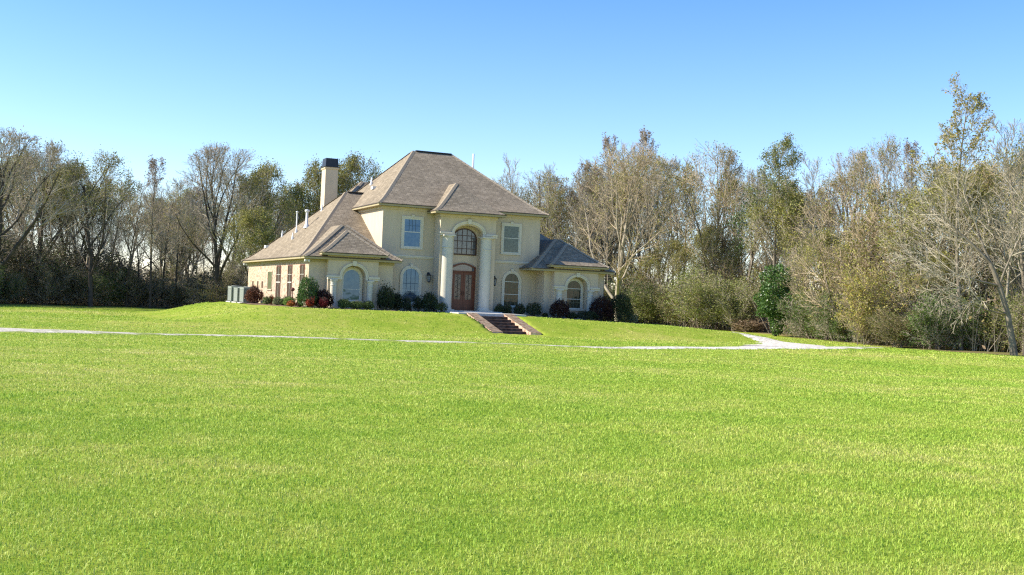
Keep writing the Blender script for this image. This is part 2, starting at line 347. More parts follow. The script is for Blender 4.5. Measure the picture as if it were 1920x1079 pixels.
def setup():
    w = bpy.data.worlds.new('World'); SC.world = w; w.use_nodes = True
    nt = w.node_tree; bg = nt.nodes['Background']
    sky = nt.nodes.new('ShaderNodeTexSky'); sky.sky_type = 'NISHITA'; sky.sun_disc = False
    sky.sun_elevation = R(SUN_EL); sky.sun_rotation = math.atan2(sund.x, sund.y)
    sky.altitude = 0; sky.air_density = 1.0; sky.dust_density = .0; sky.ozone_density = 3.5
    mx = nt.nodes.new('ShaderNodeMix'); mx.data_type = 'RGBA'; mx.blend_type = 'MULTIPLY'; mx.inputs['Factor'].default_value = 1; tc = nt.nodes.new('ShaderNodeTexCoord'); sp = nt.nodes.new('ShaderNodeSeparateXYZ'); rm = nt.nodes.new('ShaderNodeValToRGB')
    e = rm.color_ramp.elements; e[0].position = 0; e[0].color = (1.06, .97, 1.0, 1); e[1].position = .62; e[1].color = (.27, .585, 1.0, 1)
    k = e.new(.12); k.color = (.84, .89, 1.0, 1); k = e.new(.30); k.color = (.47, .715, 1.0, 1)
    nt.links.new(tc.outputs['Generated'], sp.inputs[0]); nt.links.new(sp.outputs['Z'], rm.inputs['Fac']); nt.links.new(rm.outputs['Color'], mx.inputs[7])
    nt.links.new(sky.outputs['Color'], mx.inputs[6]); nt.links.new(mx.outputs[2], bg.inputs['Color']); bg.inputs['Strength'].default_value = .125
    l = bpy.data.lights.new('sun', 'SUN'); l.energy = 4.8; l.angle = R(.5); l.color = (1, .93, .80)
    o = bpy.data.objects.new('sun', l); C.objects.link(o); o.rotation_euler = sund.to_track_quat('Z', 'Y').to_euler(); o.location = (-60, 0, 60)
    SC.view_settings.view_transform = 'Standard'; SC.view_settings.look = 'None'; SC.view_settings.gamma = 1
    SC.view_settings.exposure = EXPO
    SC.cycles.use_adaptive_sampling = False; SC.cycles.diffuse_bounces = 3; SC.cycles.max_bounces = 8; SC.cycles.use_denoising = False; SC.cycles.filter_width = 1.25; SC.cycles.sample_clamp_indirect = 4
    cam = bpy.data.cameras.new('camera'); cam.sensor_width = 36; cam.lens = 39.375; cam.clip_end = 6000; cam.clip_start = .1
    c = bpy.data.objects.new('camera', cam); C.objects.link(c); SC.camera = c
    a, r = R(.613), R(2.33)
    f = Vector((0, math.cos(a), math.sin(a))); r0 = Vector((1, 0, 0)); u0 = r0.cross(f)
    rt = r0 * math.cos(r) + u0 * math.sin(r); up = -r0 * math.sin(r) + u0 * math.cos(r)
    m = Matrix((rt, up, -f)).transposed().to_4x4(); m.translation = (0, 0, CAMZ); c.matrix_world = m
EXPO = 0.98
setup()

# ------------------------------------------------------------------ ground
def steps(lo, hi, s): return list(np.arange(lo, hi, s))
def make_ground():
    xs = [-2500, -900, -400, -200, -120, -90] + steps(-75, -8, 1.5) + steps(-8, 6, .25) + steps(6, 60, 1.5) + [75, 95, 130, 220, 450, 1000, 2500]
    ys = [-300, -100, -40, -15] + steps(-5, 40, 1.5) + steps(40, 55, 1) + steps(55, 72, .25) + steps(72, 130, 1.5) + [140, 160, 200, 300, 600, 1200, 3500]
    X, Y = np.meshgrid(xs, ys); Z = H(X, Y)
    u, v = w2h(X, Y)
    cut = (u > -1.62) & (u < 1.25) & (v < -4.7) & (v > -9.3)
    Z = np.where(cut, Z - .5, Z)
    Z = np.where((u > -10) & (u < 9.2) & (v > -.9) & (v < 16), Z - .2, Z)
    nx, ny = len(xs), len(ys)
    V = np.stack([X, Y, Z], -1).reshape(-1, 3)
    i = (np.arange(ny - 1)[:, None] * nx + np.arange(nx - 1)[None, :]).ravel()
    F = np.stack([i, i + 1, i + nx + 1, i + nx], 1)
    me = bpy.data.meshes.new('lawn'); me.from_pydata(V.tolist(), [], F.tolist()); me.materials.append(M['lawn'])
    me.polygons.foreach_set('use_smooth', [True] * len(F)); me.update()
    tag(mesh_obj('lawn', me), kind='structure')
make_ground()

PATHS = []
def ribbon(name, path, mat, lift=.03, worn=None, seed=0, step=.5, across=6):
    """drape a strip given as (x, y, half width, worn) knots"""
    PATHS.append(path); rng = np.random.default_rng(seed)
    P = np.array(path, float); seg = np.hypot(np.diff(P[:, 0]), np.diff(P[:, 1])); s = np.concatenate([[0], np.cumsum(seg)])
    t = np.arange(0, s[-1], step); Q = np.stack([np.interp(t, s, P[:, k]) for k in range(4)], 1)
    # smooth
    for _ in range(12): Q[1:-1, :2] = .25 * Q[:-2, :2] + .5 * Q[1:-1, :2] + .25 * Q[2:, :2]
    d = np.gradient(Q[:, :2], axis=0); d /= np.hypot(d[:, 0], d[:, 1])[:, None] + 1e-9; nrm = np.stack([-d[:, 1], d[:, 0]], 1)
    jl, jr = [np.convolve(rng.normal(0, 1, len(t) + 4), np.ones(3) / 3, 'same')[2:-2] for _ in range(2)]
    V, W = [], []
    for k in range(across + 1):
        a = -1 + 2 * k / across
        off = a * Q[:, 2] + (np.where(a < -.5, jl, np.where(a > .5, jr, 0)) * Q[:, 2] * .22)
        x = Q[:, 0] + nrm[:, 0] * off; y = Q[:, 1] + nrm[:, 1] * off
        edge = abs(a) ** 3
        z = H(x, y) + lift * (1 - edge) - .004 * edge
        V.append(np.stack([x, y, z], 1)); W.append(np.clip(Q[:, 3] + .28 * edge, 0, 1))
    V = np.concatenate(V); W = np.concatenate(W); n = len(t)
    F = [(k * n + i, k * n + i + 1, (k + 1) * n + i + 1, (k + 1) * n + i) for k in range(across) for i in range(n - 1)]
    me = bpy.data.meshes.new(name); me.from_pydata(V.tolist(), [], F); me.materials.append(mat)
    at = me.attributes.new('worn', 'FLOAT', 'POINT'); at.data.foreach_set('value', W.astype('f')); me.update()
    return tag(mesh_obj(name, me), kind='structure')
ribbon('gravel_driveway', [(-34, 36, 2.2, .05), (-19, 41.7, 2.1, .12), (-15.5, 43.2, 1.3, .24), (-13.3, 44.4, .6, .34), (-11.9, 45, .6, .22), (-7.8, 45.7, .55, .2),
    (-5.2, 46.6, .5, .25), (-3.3, 47.6, .95, .12), (-1.5, 47.6, .45, .3), (1, 47.6, .45, .28), (3.4, 48.6, .7, .18), (5.8, 50, .9, .1)], M['gravel_dull'], seed=1, lift=.04)
ribbon('gravel_driveway', [(5.0, 49.5, .7, .3), (5.8, 50, .95, .1), (8.6, 52.6, 1.0, .05), (11.8, 55.6, 1.1, 0), (15, 58.6, 1.6, 0),
    (18.5, 62, 1.0, .18), (21.5, 65.5, .7, .35)], M['gravel'], seed=1, lift=.045)
ribbon('gravel_path', [(13.2, 57.5, 1.6, 0), (15.6, 61.5, 2.0, 0), (16.6, 65.5, 1.7, 0), (16.0, 68.6, 1.2, .05), (14.9, 70.2, .6, .15), (14.0, 71.2, .35, .25)], M['gravel'], lift=.05, seed=2)

# ------------------------------------------------------------------ house
house = empty('house', (HX, HY, 0), HA)
tag(house, 'large cream stucco house with brown hipped roof, tall arched portico and brick side wall', 'house')

def arc(uc, hw, ws, rise, n=18):
    """left spring -> top -> right spring"""
    return [(uc - hw * math.cos(math.pi * k / n), ws + rise * math.sin(math.pi * k / n)) for k in range(n + 1)]
def arch_out(uc, hw, w0, ws, rise, n=18): return [(uc - hw, w0)] + arc(uc, hw, ws, rise, n) + [(uc + hw, w0)]
def rect(u0, u1, w0, w1): return [(u0, w0), (u0, w1), (u1, w1), (u1, w0)]

def arch_wall(mb, u0, u1, w0, w1, uc, hw, ws, rise, y0, y1, mi=0):
    """a wall with a real arched opening right through it"""
    mb.box(u0, uc - hw, y0, y1, w0, w1, mi); mb.box(uc + hw, u1, y0, y1, w0, w1, mi)
    A = arc(uc, hw, ws, rise)
    for i in range(len(A) - 1):
        a, b = A[i], A[i + 1]
        mb.face([(a[0], y0, a[1]), (b[0], y0, b[1]), (b[0], y0, w1), (a[0], y0, w1)], mi)
        mb.face([(a[0], y1, a[1]), (a[0], y1, w1), (b[0], y1, w1), (b[0], y1, b[1])], mi)
        mb.face([(a[0], y0, a[1]), (a[0], y1, a[1]), (b[0], y1, b[1]), (b[0], y0, b[1])], mi)
        mb.face([(a[0], y0, w1), (b[0], y0, w1), (b[0], y1, w1), (a[0], y1, w1)], mi)

# walls
mb = MB()
mb.box(-5.32, 5.12, 0, 12.4, -.5, 6.15)
mb.build('upper_block_wall', M['stucco'], house)
LW0, LW1, RW0, RW1 = -10.0, -4.97, 4.93, 9.16
mb = MB(); mb.box(LW0 + .004, LW1, -1.3, .2, -.6, 2.74); mb.box(-9.7, -5.4, .2, 16.7, -.6, 2.6)
arch_wall(mb, -8.98, -6.0, -.6, 2.96, -7.46, .70, 1.76, .62, -1.75, -1.303)
mb.build('wing_wall', M['stucco'], house)
mb = MB(); mb.box(LW0, LW0 + .28, -1.25, 17.0, -1.3, 2.72); mb.box(LW0 + .28, -5.4, 16.72, 17.0, -1.3, 2.72)
mb.build('brick_wall', M['brick'], house)
mb = MB(); mb.box(RW0, RW1, -1.3, 16.5, -1.3, 2.74)
arch_wall(mb, 5.42, 8.52, -.8, 2.98, 7.02, .72, 1.76, .62, -1.75, -1.303)
mb.build('wing_wall', M['stucco'], house)
mb = MB(); mb.box(-5.4, 5.2, 12.41, 15.4, -.5, 6.1); mb.build('rear_wall', M['stucco'], house)
# portico: thick arched wall standing in front of the block
mb = MB(); arch_wall(mb, -2.02, 1.60, -.4, 5.85, -.2, .93, 4.66, .56, -1.1, -.02)
pw = mb.build('portico_wall', M['stucco'], house)
mb = MB(); mb.box(-1.125, .725, -.45, -.021, -.3, 5.6); mb.build('entry_wall', M['stucco'], house)

# brick soldier trim, base slab
mb = MB(); mb.box(-2.3, 1.9, -1.9, -.02, -.3, .02); mb.box(-2.15, 2.1, -5.0, -1.9, -.3, -.045)
mb.build('porch_slab', M['concrete'], house)

# roofs ------------------------------------------------------------
def hip_roof(name, u0, u1, v0, v1, we, rise, runs, ts=.1, c=.45, lo_u=None, caps='lrfb', vent=None, ff=.15):
    """runs: horizontal run of each side (left, right, front, back) from the eave to the ridge; the slope flares at the eave"""
    rl, rr, rf, rb = runs
    cc = c * ts
    f = lambda t: (t + cc * (math.exp(-t / ts) - 1)) / (1 + cc * (math.exp(-1 / ts) - 1))
    T = [0, .02, .045, .075, .11, .16, .22, .3, .45, .7, 1.0]
    mb = MB(); rings = []
    for t in T:
        z = we + rise * f(t)
        rings.append([(u0 + rl * t, v0 + rf * t, z), (u1 - rr * t, v0 + rf * t, z), (u1 - rr * t, v1 - rb * t, z), (u0 + rl * t, v1 - rb * t, z)])
    ln = [0, 0, 0, 0]
    for k in range(len(T) - 1):
        a, b = rings[k], rings[k + 1]
        dz = b[0][2] - a[0][2]; dt = T[k + 1] - T[k]
        for i, run in ((0, rf), (1, rr), (2, rb), (3, rl)):
            j = (i + 1) % 4; s = math.hypot(run * dt, dz); ax = 0 if i in (0, 2) else 1; o = 11.3 * i + u0
            q = [a[i], a[j], b[j], b[i]]
            uv = [(q[0][ax] + o, ln[i]), (q[1][ax] + o, ln[i]), (q[2][ax] + o, ln[i] + s), (q[3][ax] + o, ln[i] + s)]
            if (Vector(q[2]) - Vector(q[3])).length < 1e-4: q, uv = q[:3], uv[:3]
            mb.face(q, 0, uv); ln[i] += s
    # flat cap where the ridge is
    mb.face(rings[-1])
    # soffit
    mb.face([(u0 + .02, v0 + .02, we - ff), (u0 + .02, v1 - .02, we - ff), (u1 - .02, v1 - .02, we - ff), (u1 - .02, v0 + .02, we - ff)], 1)
    o = mb.build(name, [M['shingle'], M['fascia']], house, merge=False)
    # fascia and drip edge
    fb = MB()
    for (x0, x1, y0, y1) in ((u0 + .02, u1 - .02, v0 + .02, v0 + .05), (u0 + .02, u1 - .02, v1 - .05, v1 - .02), (u0 + .02, u0 + .05, v0 + .05, v1 - .05), (u1 - .05, u1 - .02, v0 + .05, v1 - .05)):
        fb.box(x0, x1, y0, y1, we - ff, we - .045, 0)
    for (x0, x1, y0, y1) in ((u0 - .01, u1 + .01, v0 - .01, v0 + .06), (u0 - .01, u1 + .01, v1 - .06, v1 + .01), (u0 - .01, u0 + .06, v0 + .06, v1 - .06), (u1 - .06, u1 + .01, v0 + .06, v1 - .06)):
        fb.box(x0, x1, y0, y1, we - .043, we + .012, 1)
    fb.build('fascia', [M['fascia'], M['drip']], o)
    # hip caps
    for key, i in (('fl', 0), ('fr', 1), ('br', 2), ('bl', 3)):
        if key not in caps: continue
        cb = MB()
        for k in range(len(T) - 1):
            p, q = Vector(rings[k][i]), Vector(rings[k + 1][i]); n = max(1, int((q - p).length / .3))
            for m in range(n):
                a = p.lerp(q, m / n); b = p.lerp(q, (m + 1) / n); d = (b - a).normalized(); s = d.cross(Vector((0, 0, 1))).normalized() * .15
                up = Vector((0, 0, .045)); dn = Vector((0, 0, -.05)); e = Vector((0, 0, .012))
                cb.face([a - s + dn + e, a + up + e, b + up, b - s + dn]); cb.face([a + up + e, a + s + dn + e, b + s + dn, b + up])
                cb.face([a - s + dn + e, a + s + dn + e, a + up + e])
        cb.build('hip_cap', M['cap'], o, merge=False)
    if vent:
        x0, x1 = vent; y = (rings[-1][0][1] + rings[-1][2][1]) / 2; z = rings[-1][0][2]
        vb = MB(); vb.prism([(x0, z - .03), (x0, z + .07), (x1, z + .07), (x1, z - .03)], y - .18, y + .18)
        vb.build('ridge_vent', M['vent'], o)
    return o

# main two storey roof
hip_roof('main_roof', -5.74, 5.50, -.48, 12.9, 6.28, 4.12, (4.2, 4.3, 6.6, 6.6), ts=.10, caps=('fl', 'fr', 'br', 'bl'), vent=(-1.35, 1.15))
hip_roof('portico_roof', -2.55, 2.05, -1.62, 6.9, 5.98, 1.98, (2.25, 2.25, 2.7, 2.7), ts=.16, c=.55, caps=('fl',))
hip_roof('rear_roof', -5.9, 5.7, 9.6, 15.8, 6.25, 2.5, (2.8, 2.8, 3.05, 3.05), ts=.12, caps=('fl', 'bl'))
# left wing
hip_roof('wing_roof', -10.42, -5.25, -1.0, 17.3, 2.84, 4.62, (4.82, -1.1, 8.7, 9.5), ts=.09, caps=('fl', 'bl'), vent=(-5.45, -4.2))
hip_roof('wing_front_roof', -10.425, -4.58, -1.88, 8, 2.836, 2.02, (2.75, 2.75, 2.55, 2.7), ts=.15, caps=('fl', 'fr'))
hip_roof('bay_roof', -9.50, -5.55, -2.22, 3.6, 3.09, 1.42, (1.96, 1.96, 2.0, 2.0), ts=.16, caps=('fl', 'fr'))
# right wing
hip_roof('wing_roof', 5.06, 9.62, -1.0, 17.0, 2.84, 4.55, (-1.1, 4.82, 8.6, 9.3), ts=.09, caps=('fr', 'br'))
hip_roof('wing_front_roof', 3.78, 9.625, -1.88, 8, 2.836, 2.0, (2.75, 2.75, 2.55, 2.7), ts=.15, caps=('fl', 'fr'))
hip_roof('bay_roof', 4.92, 9.02, -2.22, 3.6, 3.10, 1.42, (1.98, 1.98, 2.0, 2.0), ts=.16, caps=('fl', 'fr'))

# frieze boards under the eaves
mb = MB()
def frieze(u0, u1, v0, v1, w, h=.17, p=.07):
    mb.box(u0 - p, u1 + p, v0 - p, v0 + .02, w - h, w); mb.box(u0 - p, u0 + .02, v0 + .02, v1, w - h, w); mb.box(u1 - .02, u1 + p, v0 + .02, v1, w - h, w)
frieze(-5.32, 5.12, 0, 12.3, 6.13); mb.build('frieze', M['stucco'], house)
mb = MB(); frieze(-2.02, 1.6, -1.1, -.071, 5.83); mb.build('frieze', M['stucco'], house)
mb = MB(); frieze(-8.98, -6.0, -1.75, -1.31, 2.94, .15); mb.build('frieze', M['stucco'], house)
mb = MB(); frieze(5.42, 8.52, -1.75, -1.31, 2.95, .15); mb.build('frieze', M['stucco'], house)
mb = MB(); mb.box(LW0 - .06, LW0 + .001, -1.31, 17.0, 2.52, 2.69); mb.box(LW0 - .06, LW1 + .06, -1.36, -1.302, 2.52, 2.69)
mb.build('frieze', M['fascia'], house)
mb = MB(); mb.box(RW0 - .06, RW1 + .06, -1.36, -1.302, 2.54, 2.69); mb.build('frieze', M['stucco'], house)

# belt course
for a, b in ((-5.32, -2.03), (1.61, 5.12)):
    mb = MB(); mb.box(a, b, -.05, -.001, 3.08, 3.23); mb.box(a, b, -.085, -.05, 3.15, 3.225)
    mb.build('belt_course', M['trim'], house)
mb = MB(); mb.box(-1.12, .72, -.475, -.451, 3.2, 3.3)

# columns -----------------------------------------------------------
def column(u, v, r, w0, w1, ring=None):
    c = MB(); c.lathe(u, v, [(r, w0 + .22), (r * .99, w0 + (w1 - w0) * .35), (r * .95, w1 - .16)], 28)
    if ring:
        c.lathe(u, v, [(r * .95, ring - .03), (r * 1.03, ring - .02), (r * 1.03, ring + .02), (r * .94, ring + .03)], 28)
    o = c.build('column', M['column'], house)
    b = MB(); s = r * 1.22; b.box(u - s, u + s, v - s, v + s, w0, w0 + .1)
    b.lathe(u, v, [(r * 1.08, w0 + .1), (r * 1.1, w0 + .14), (r * 1.05, w0 + .19), (r * 1.0, w0 + .23)], 28)
    b.build('column_base', M['column'], o)
    b = MB(); b.lathe(u, v, [(r * .93, w1 - .18), (r * 1.04, w1 - .13), (r * 1.08, w1 - .07)], 28); s = r * 1.08; b.box(u - s, u + s, v - s, v + s, w1 - .07, w1)
    b.build('capital', M['column'], o)
for u in (-1.53, .97): column(u, -1.12, .355, -.02, 4.56, 3.80)
for u in (-8.66, -6.50): column(u, -1.86, .185, -.1, 1.56, 1.22)
for u in (5.74, 7.90): column(u, -1.86, .195, -.25, 1.58, 1.24)

def entablature(u0, u1, uc, hw, rise, ws, vf, th, rw):
    """moulding on the columns that runs over the arch"""
    e = MB()
    for a, b in ((u0, uc - hw - rw + .002), (uc + hw + rw - .002, u1)):
        e.box(a + .04, b, vf - .12, vf + .1, ws - th, ws - th * .45); e.box(a, b, vf - .17, vf + .1, ws - th * .45, ws)
    if True:
        e.box(uc - hw - rw, uc - hw, vf - .11, vf - .002, ws - th, ws); e.box(uc + hw, uc + hw + rw, vf - .11, vf - .002, ws - th, ws)
    e.ring(arc(uc, hw + rw, ws, rise + rw, 26), arc(uc, hw, ws, rise, 26), vf - .09, vf - .001, closed=False)
    e.ring(arc(uc, hw + rw, ws + .001, rise + rw, 26), arc(uc, hw + rw * .62, ws + .001, rise + rw * .62, 26), vf - .125, vf - .09, closed=False)
    e.prism([(uc - .09, ws + rise - .02), (uc - .13, ws + rise + rw + .11), (uc + .13, ws + rise + rw + .11), (uc + .09, ws + rise - .02)], vf - .16, vf - .004)
    e.build('entablature', M['trim'], house)
entablature(-2.08, 1.66, -.2, .93, .56, 4.74, -1.1, .22, .17)
entablature(-9.04, -5.94, -7.46, .70, .62, 1.78, -1.75, .21, .15)
entablature(5.36, 8.58, 7.02, .72, .62, 1.78, -1.75, .21, .15)

# windows -----------------------------------------------------------
def bars(fr, xs, zs, x0, x1, z0, z1, y0, y1, t=.02):
    for x in xs: fr.box(x - t / 2, x + t / 2, y0, y1, z0, z1)
    for z, tt in zs: fr.box(x0, x1, y0 - .006, y1, z - tt / 2, z + tt / 2)

M['muntin'] = noisy('faint_muntin', (.17, .165, .10), (.22, .21, .13), 3, .6, .2)
M['muntin_blue'] = noisy('faint_blue_muntin', (.06, .10, .14), (.08, .12, .16), 3, .6, .2)
def arched_window(uc, hw, w0, ws, rise, v, glass, tr=.14, rails=(), mull=0, arch=True, key=True, frame='winframe', proud=.07):
    """trim ring, sash frame, pane; v is the wall face"""
    t = MB(); t.ring(arch_out(uc, hw + tr, w0 - .04, ws, rise + tr), arch_out(uc, hw, w0 - .04, ws, rise), v - proud, v + .002, closed=False)
    t.box(uc - hw - tr - .04, uc + hw + tr + .04, v - proud - .04, v, w0 - .15, w0 - .04)
    if key: t.prism([(uc - .07, ws + rise + .02), (uc - .10, ws + rise + tr + .09), (uc + .10, ws + rise + tr + .09), (uc + .07, ws + rise + .02)], v - proud - .05, v - .01)
    o = t.build('window', M['trim'], house)
    f = MB(); f.ring(arch_out(uc, hw, w0 - .04, ws, rise), arch_out(uc, hw - .05, w0 + .02, ws, rise - .05), v - .045, v - .002, closed=False)
    f.box(uc - hw + .05, uc + hw - .05, v - .045, v - .002, w0 - .04, w0 + .02)
    for z, tt in rails:
        hwz = hw - .03 if z < ws else (hw - .03) * math.sqrt(max(0, 1 - ((z - ws) / rise) ** 2))
        f.box(uc - hwz, uc + hwz, v - .04, v - .004, z - tt / 2, z + tt / 2)
    top = lambda x: ws + (rise - .03) * math.sqrt(max(0, 1 - (x / (hw - .02)) ** 2))
    f.build('sash_frame', M[frame], o); f = MB()
    for k in range(mull):
        x = -hw + 2 * hw * (k + 1) / (mull + 1); f.box(uc + x - .011, uc + x + .011, v - .03, v - .006, w0, top(x))
    if mull:
        for z in (w0 + .38, w0 + 1.12): f.box(uc - hw + .05, uc + hw - .05, v - .036, v - .007, z - .014, z + .014)
        f.build('muntins', M['muntin' if glass == 'glass_dim' else 'muntin_blue'], o)
    g = MB(); g.prism(arch_out(uc, hw - .04, w0, ws, rise - .04), v - .02, v - .012); g.build('pane', M[glass], o)
    return o
def rect_window(u0, u1, w0, w1, v, glass, tr=.15, rails=(), xs=(), frame='winframe'):
    t = MB(); t.ring(rect(u0 - tr, u1 + tr, w0 - tr * .8, w1 + tr), rect(u0, u1, w0, w1), v - .07, v + .002)
    uc = (u0 + u1) / 2; t.prism([(uc - .07, w1 + tr * .5), (uc - .11, w1 + tr + .08), (uc + .11, w1 + tr + .08), (uc + .07, w1 + tr * .5)], v - .11, v - .01)
    o = t.build('window', M['trim'], house)
    f = MB(); f.ring(rect(u0, u1, w0, w1), rect(u0 + .05, u1 - .05, w0 + .05, w1 - .05), v - .045, v - .002)
    bars(f, (), rails[:1], u0 + .04, u1 - .04, w0 + .03, w1 - .03, v - .035, v - .006)
    f.build('sash_frame', M[frame], o)
    if xs:
        f = MB(); bars(f, xs, rails[1:], u0 + .05, u1 - .05, rails[0][0] + .03, w1 - .05, v - .032, v - .008); f.build('muntins', M['muntin_blue'], o)
    g = MB(); g.prism(rect(u0 + .03, u1 - .03, w0 + .03, w1 - .03), v - .02, v - .012); g.build('pane', M[glass], o)
    return o
# upper floor
rect_window(-3.99, -2.90, 3.74, 5.47, 0, 'glass_sky', rails=((4.66, .05), (5.05, .015)), xs=(-3.65, -3.45, -3.25))
rect_window(2.57, 3.66, 3.74, 5.47, 0, 'glass_trees', rails=((4.67, .04),), xs=())
# ground floor arches
arched_window(-3.41, .55, .42, 1.95, .55, 0, 'glass_sky', rails=((1.12, .03),), mull=3)
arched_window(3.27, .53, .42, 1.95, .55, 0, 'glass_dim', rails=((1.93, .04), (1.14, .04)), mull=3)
# bay windows sit back inside their arches
arched_window(-7.46, .53, .40, 1.66, .55, -1.30, 'glass_sky', tr=.12, rails=((1.03, .025),), mull=0, key=False)
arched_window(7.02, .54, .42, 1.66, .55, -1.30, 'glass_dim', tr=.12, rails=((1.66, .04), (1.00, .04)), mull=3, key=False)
# portico window with leaded panes
def portico_window():
    uc, hw, w0, ws, rise, v = -.2, .74, 3.50, 4.40, .60, -.45
    t = MB(); t.ring(arch_out(uc, hw + .07, w0 - .06, ws, rise + .07), arch_out(uc, hw, w0 - .06, ws, rise), v - .06, v + .002, closed=False)
    t.box(uc - hw - .07, uc + hw + .07, v - .06, v, w0 - .08, w0 - .005)
    o = t.build('portico_window', M['darkframe'], house)
    f = MB(); top = lambda x: ws + rise * math.sqrt(max(0, 1 - (x / hw) ** 2))
    for x in (-.46, -.155, .155, .46): f.box(uc + x - .017, uc + x + .017, v - .05, v - .02, w0, top(x))
    for z in (3.82, 4.28, 4.62):
        h = hw if z < ws else hw * math.sqrt(max(0, 1 - ((z - ws) / rise) ** 2)); f.box(uc - h, uc + h, v - .058, v - .02, z - .02, z + .02)
    f.build('leading', M['darkframe'], o)
    g = MB(); g.prism(arch_out(uc, hw, w0, ws, rise), v - .03, v - .015); g.build('pane', M['glass_grey'], o)
portico_window()
# front door --------------------------------------------------------
def front_door():
    uc, v, hw = -.2, -.45, .79
    d = MB()
    outer = [(uc - hw, 0)] + [(uc - hw + 2 * hw * k / 16, 2.70 + .24 * math.sin(math.pi * k / 16)) for k in range(17)] + [(uc + hw, 0)]
    i = hw - .09; inner = [(uc - i, 0)] + [(uc - i + 2 * i * k / 16, 2.62 + .22 * math.sin(math.pi * k / 16)) for k in range(17)] + [(uc + i, 0)]
    d.ring(outer, inner, v - .10, v, closed=False)
    d.box(uc - i, uc + i, v - .09, v - .02, 2.36, 2.46); d.box(uc - i - .01, uc + i + .01, v - .13, v - .091, 2.38, 2.43)
    o = d.build('front_door', M['wood'], house)
    g = MB(); g.prism([(uc - i, 2.46)] + [(uc - i + 2 * i * k / 16, 2.62 + .22 * math.sin(math.pi * k / 16)) for k in range(17)] + [(uc + i, 2.46)], v - .05, v - .03); g.build('transom_pane', M['glass_grey'], o)
    for s in (-1, 1):
        a, b = (uc - i, uc - .006) if s < 0 else (uc + .006, uc + i)
        m = (a + b) / 2; gw = .205
        l = MB(); l.ring(rect(a, b, .02, 2.35), rect(m - gw, m + gw, .70, 2.22), v - .08, v - .025)
        l.box(a + .10, b - .10, v - .093, v - .081, .16, .34); l.box(a + .10, b - .10, v - .093, v - .081, .40, .60)
        lf = l.build('door_leaf', M['wood'], o)
        g = MB(); g.prism(rect(m - gw, m + gw, .70, 2.22), v - .055, v - .04); g.build('leaf_pane', M['glass_door'], o)
        ir = MB(); rng = random.Random(5)
        for k in range(9):   # wrought iron scrolls
            z = .80 + k * .165; q = .5 if k % 2 else -.5
            for n in range(10):
                a0, a1 = 2 * math.pi * n / 12, 2 * math.pi * (n + 1) / 12; r0, r1 = .085 - n * .004, .085 - (n + 1) * .004
                ir.tube((m + q * .12 + r0 * math.cos(a0), v - .065, z + r0 * math.sin(a0)), (m + q * .12 + r1 * math.cos(a1), v - .065, z + r1 * math.sin(a1)), .009, .009, 4)
        ir.tube((m, v - .065, .7), (m, v - .065, 2.22), .011, .011, 4)
        ir.build('iron_scrollwork', M['black_metal'], o)
        hb = MB(); x = uc + s * .06; hb.tube((x, v - .12, .95), (x, v - .12, 1.20), .012, .012, 6); hb.tube((x, v - .12, .96), (x, v - .08, .96), .01, .01, 5); hb.tube((x, v - .12, 1.19), (x, v - .08, 1.19), .01, .01, 5)
        hb.build('door_handle', M['black_metal'], o)
front_door()
mb = MB(); mb.box(-1.1, .7, -.9, -.46, .021, .05); mb.build('door_step', M['brick_old'], house)

# side windows in the brick wall
def side_window(v0, v1, w0, w1, glass='glass_brown', rail=True):
    x = LW0; t = MB()
    for (a, b, c, d) in ((v0 - .02, v0 + .05, w0, w1), (v1 - .05, v1 + .02, w0, w1), (v0 + .05, v1 - .05, w1 - .05, w1 + .02)):
        t.box(x - .03, x + .02, a, b, c, d)
    t.box(x - .07, x + .02, v0 - .08, v1 + .08, w0 - .09, w0)
    o = t.build('side_window', M['rust'] if rail else M['brick'], house)
    g = MB(); g.box(x - .012, x - .004, v0 + .04, v1 - .04, w0, w1 - .04); g.build('pane', M[glass], o)
    f = MB()
    if rail:
        zz = w0 + (w1 - w0) * .47; f.box(x - .028, x - .013, v0 + .05, v1 - .05, zz, zz + .06); f.box(x - .022, x - .013, v0 + .05, v1 - .05, zz + .5, zz + .52)
        m = (v0 + v1) / 2; f.box(x - .022, x - .013, m - .01, m + .01, w0, zz); f.box(x - .022, x - .013, m - .01, m + .01, zz + .06, w1 - .05)
        f.build('sash_frame', M['winframe'], o)
for a, b in ((6.05, 7.3), (2.85, 4.0), (-.35, .75)): side_window(a, b, .34, 2.36)
side_window(8.6, 10.0, .86, 2.05, 'glass_green', False)
for v in (11.8, 13.35, 15.1):
    t = MB(); t.box(LW0 - .012, LW0 + .02, v - .22, v + .22, .92, 1.37); o = t.build('wall_slot', M['darkframe'], house)

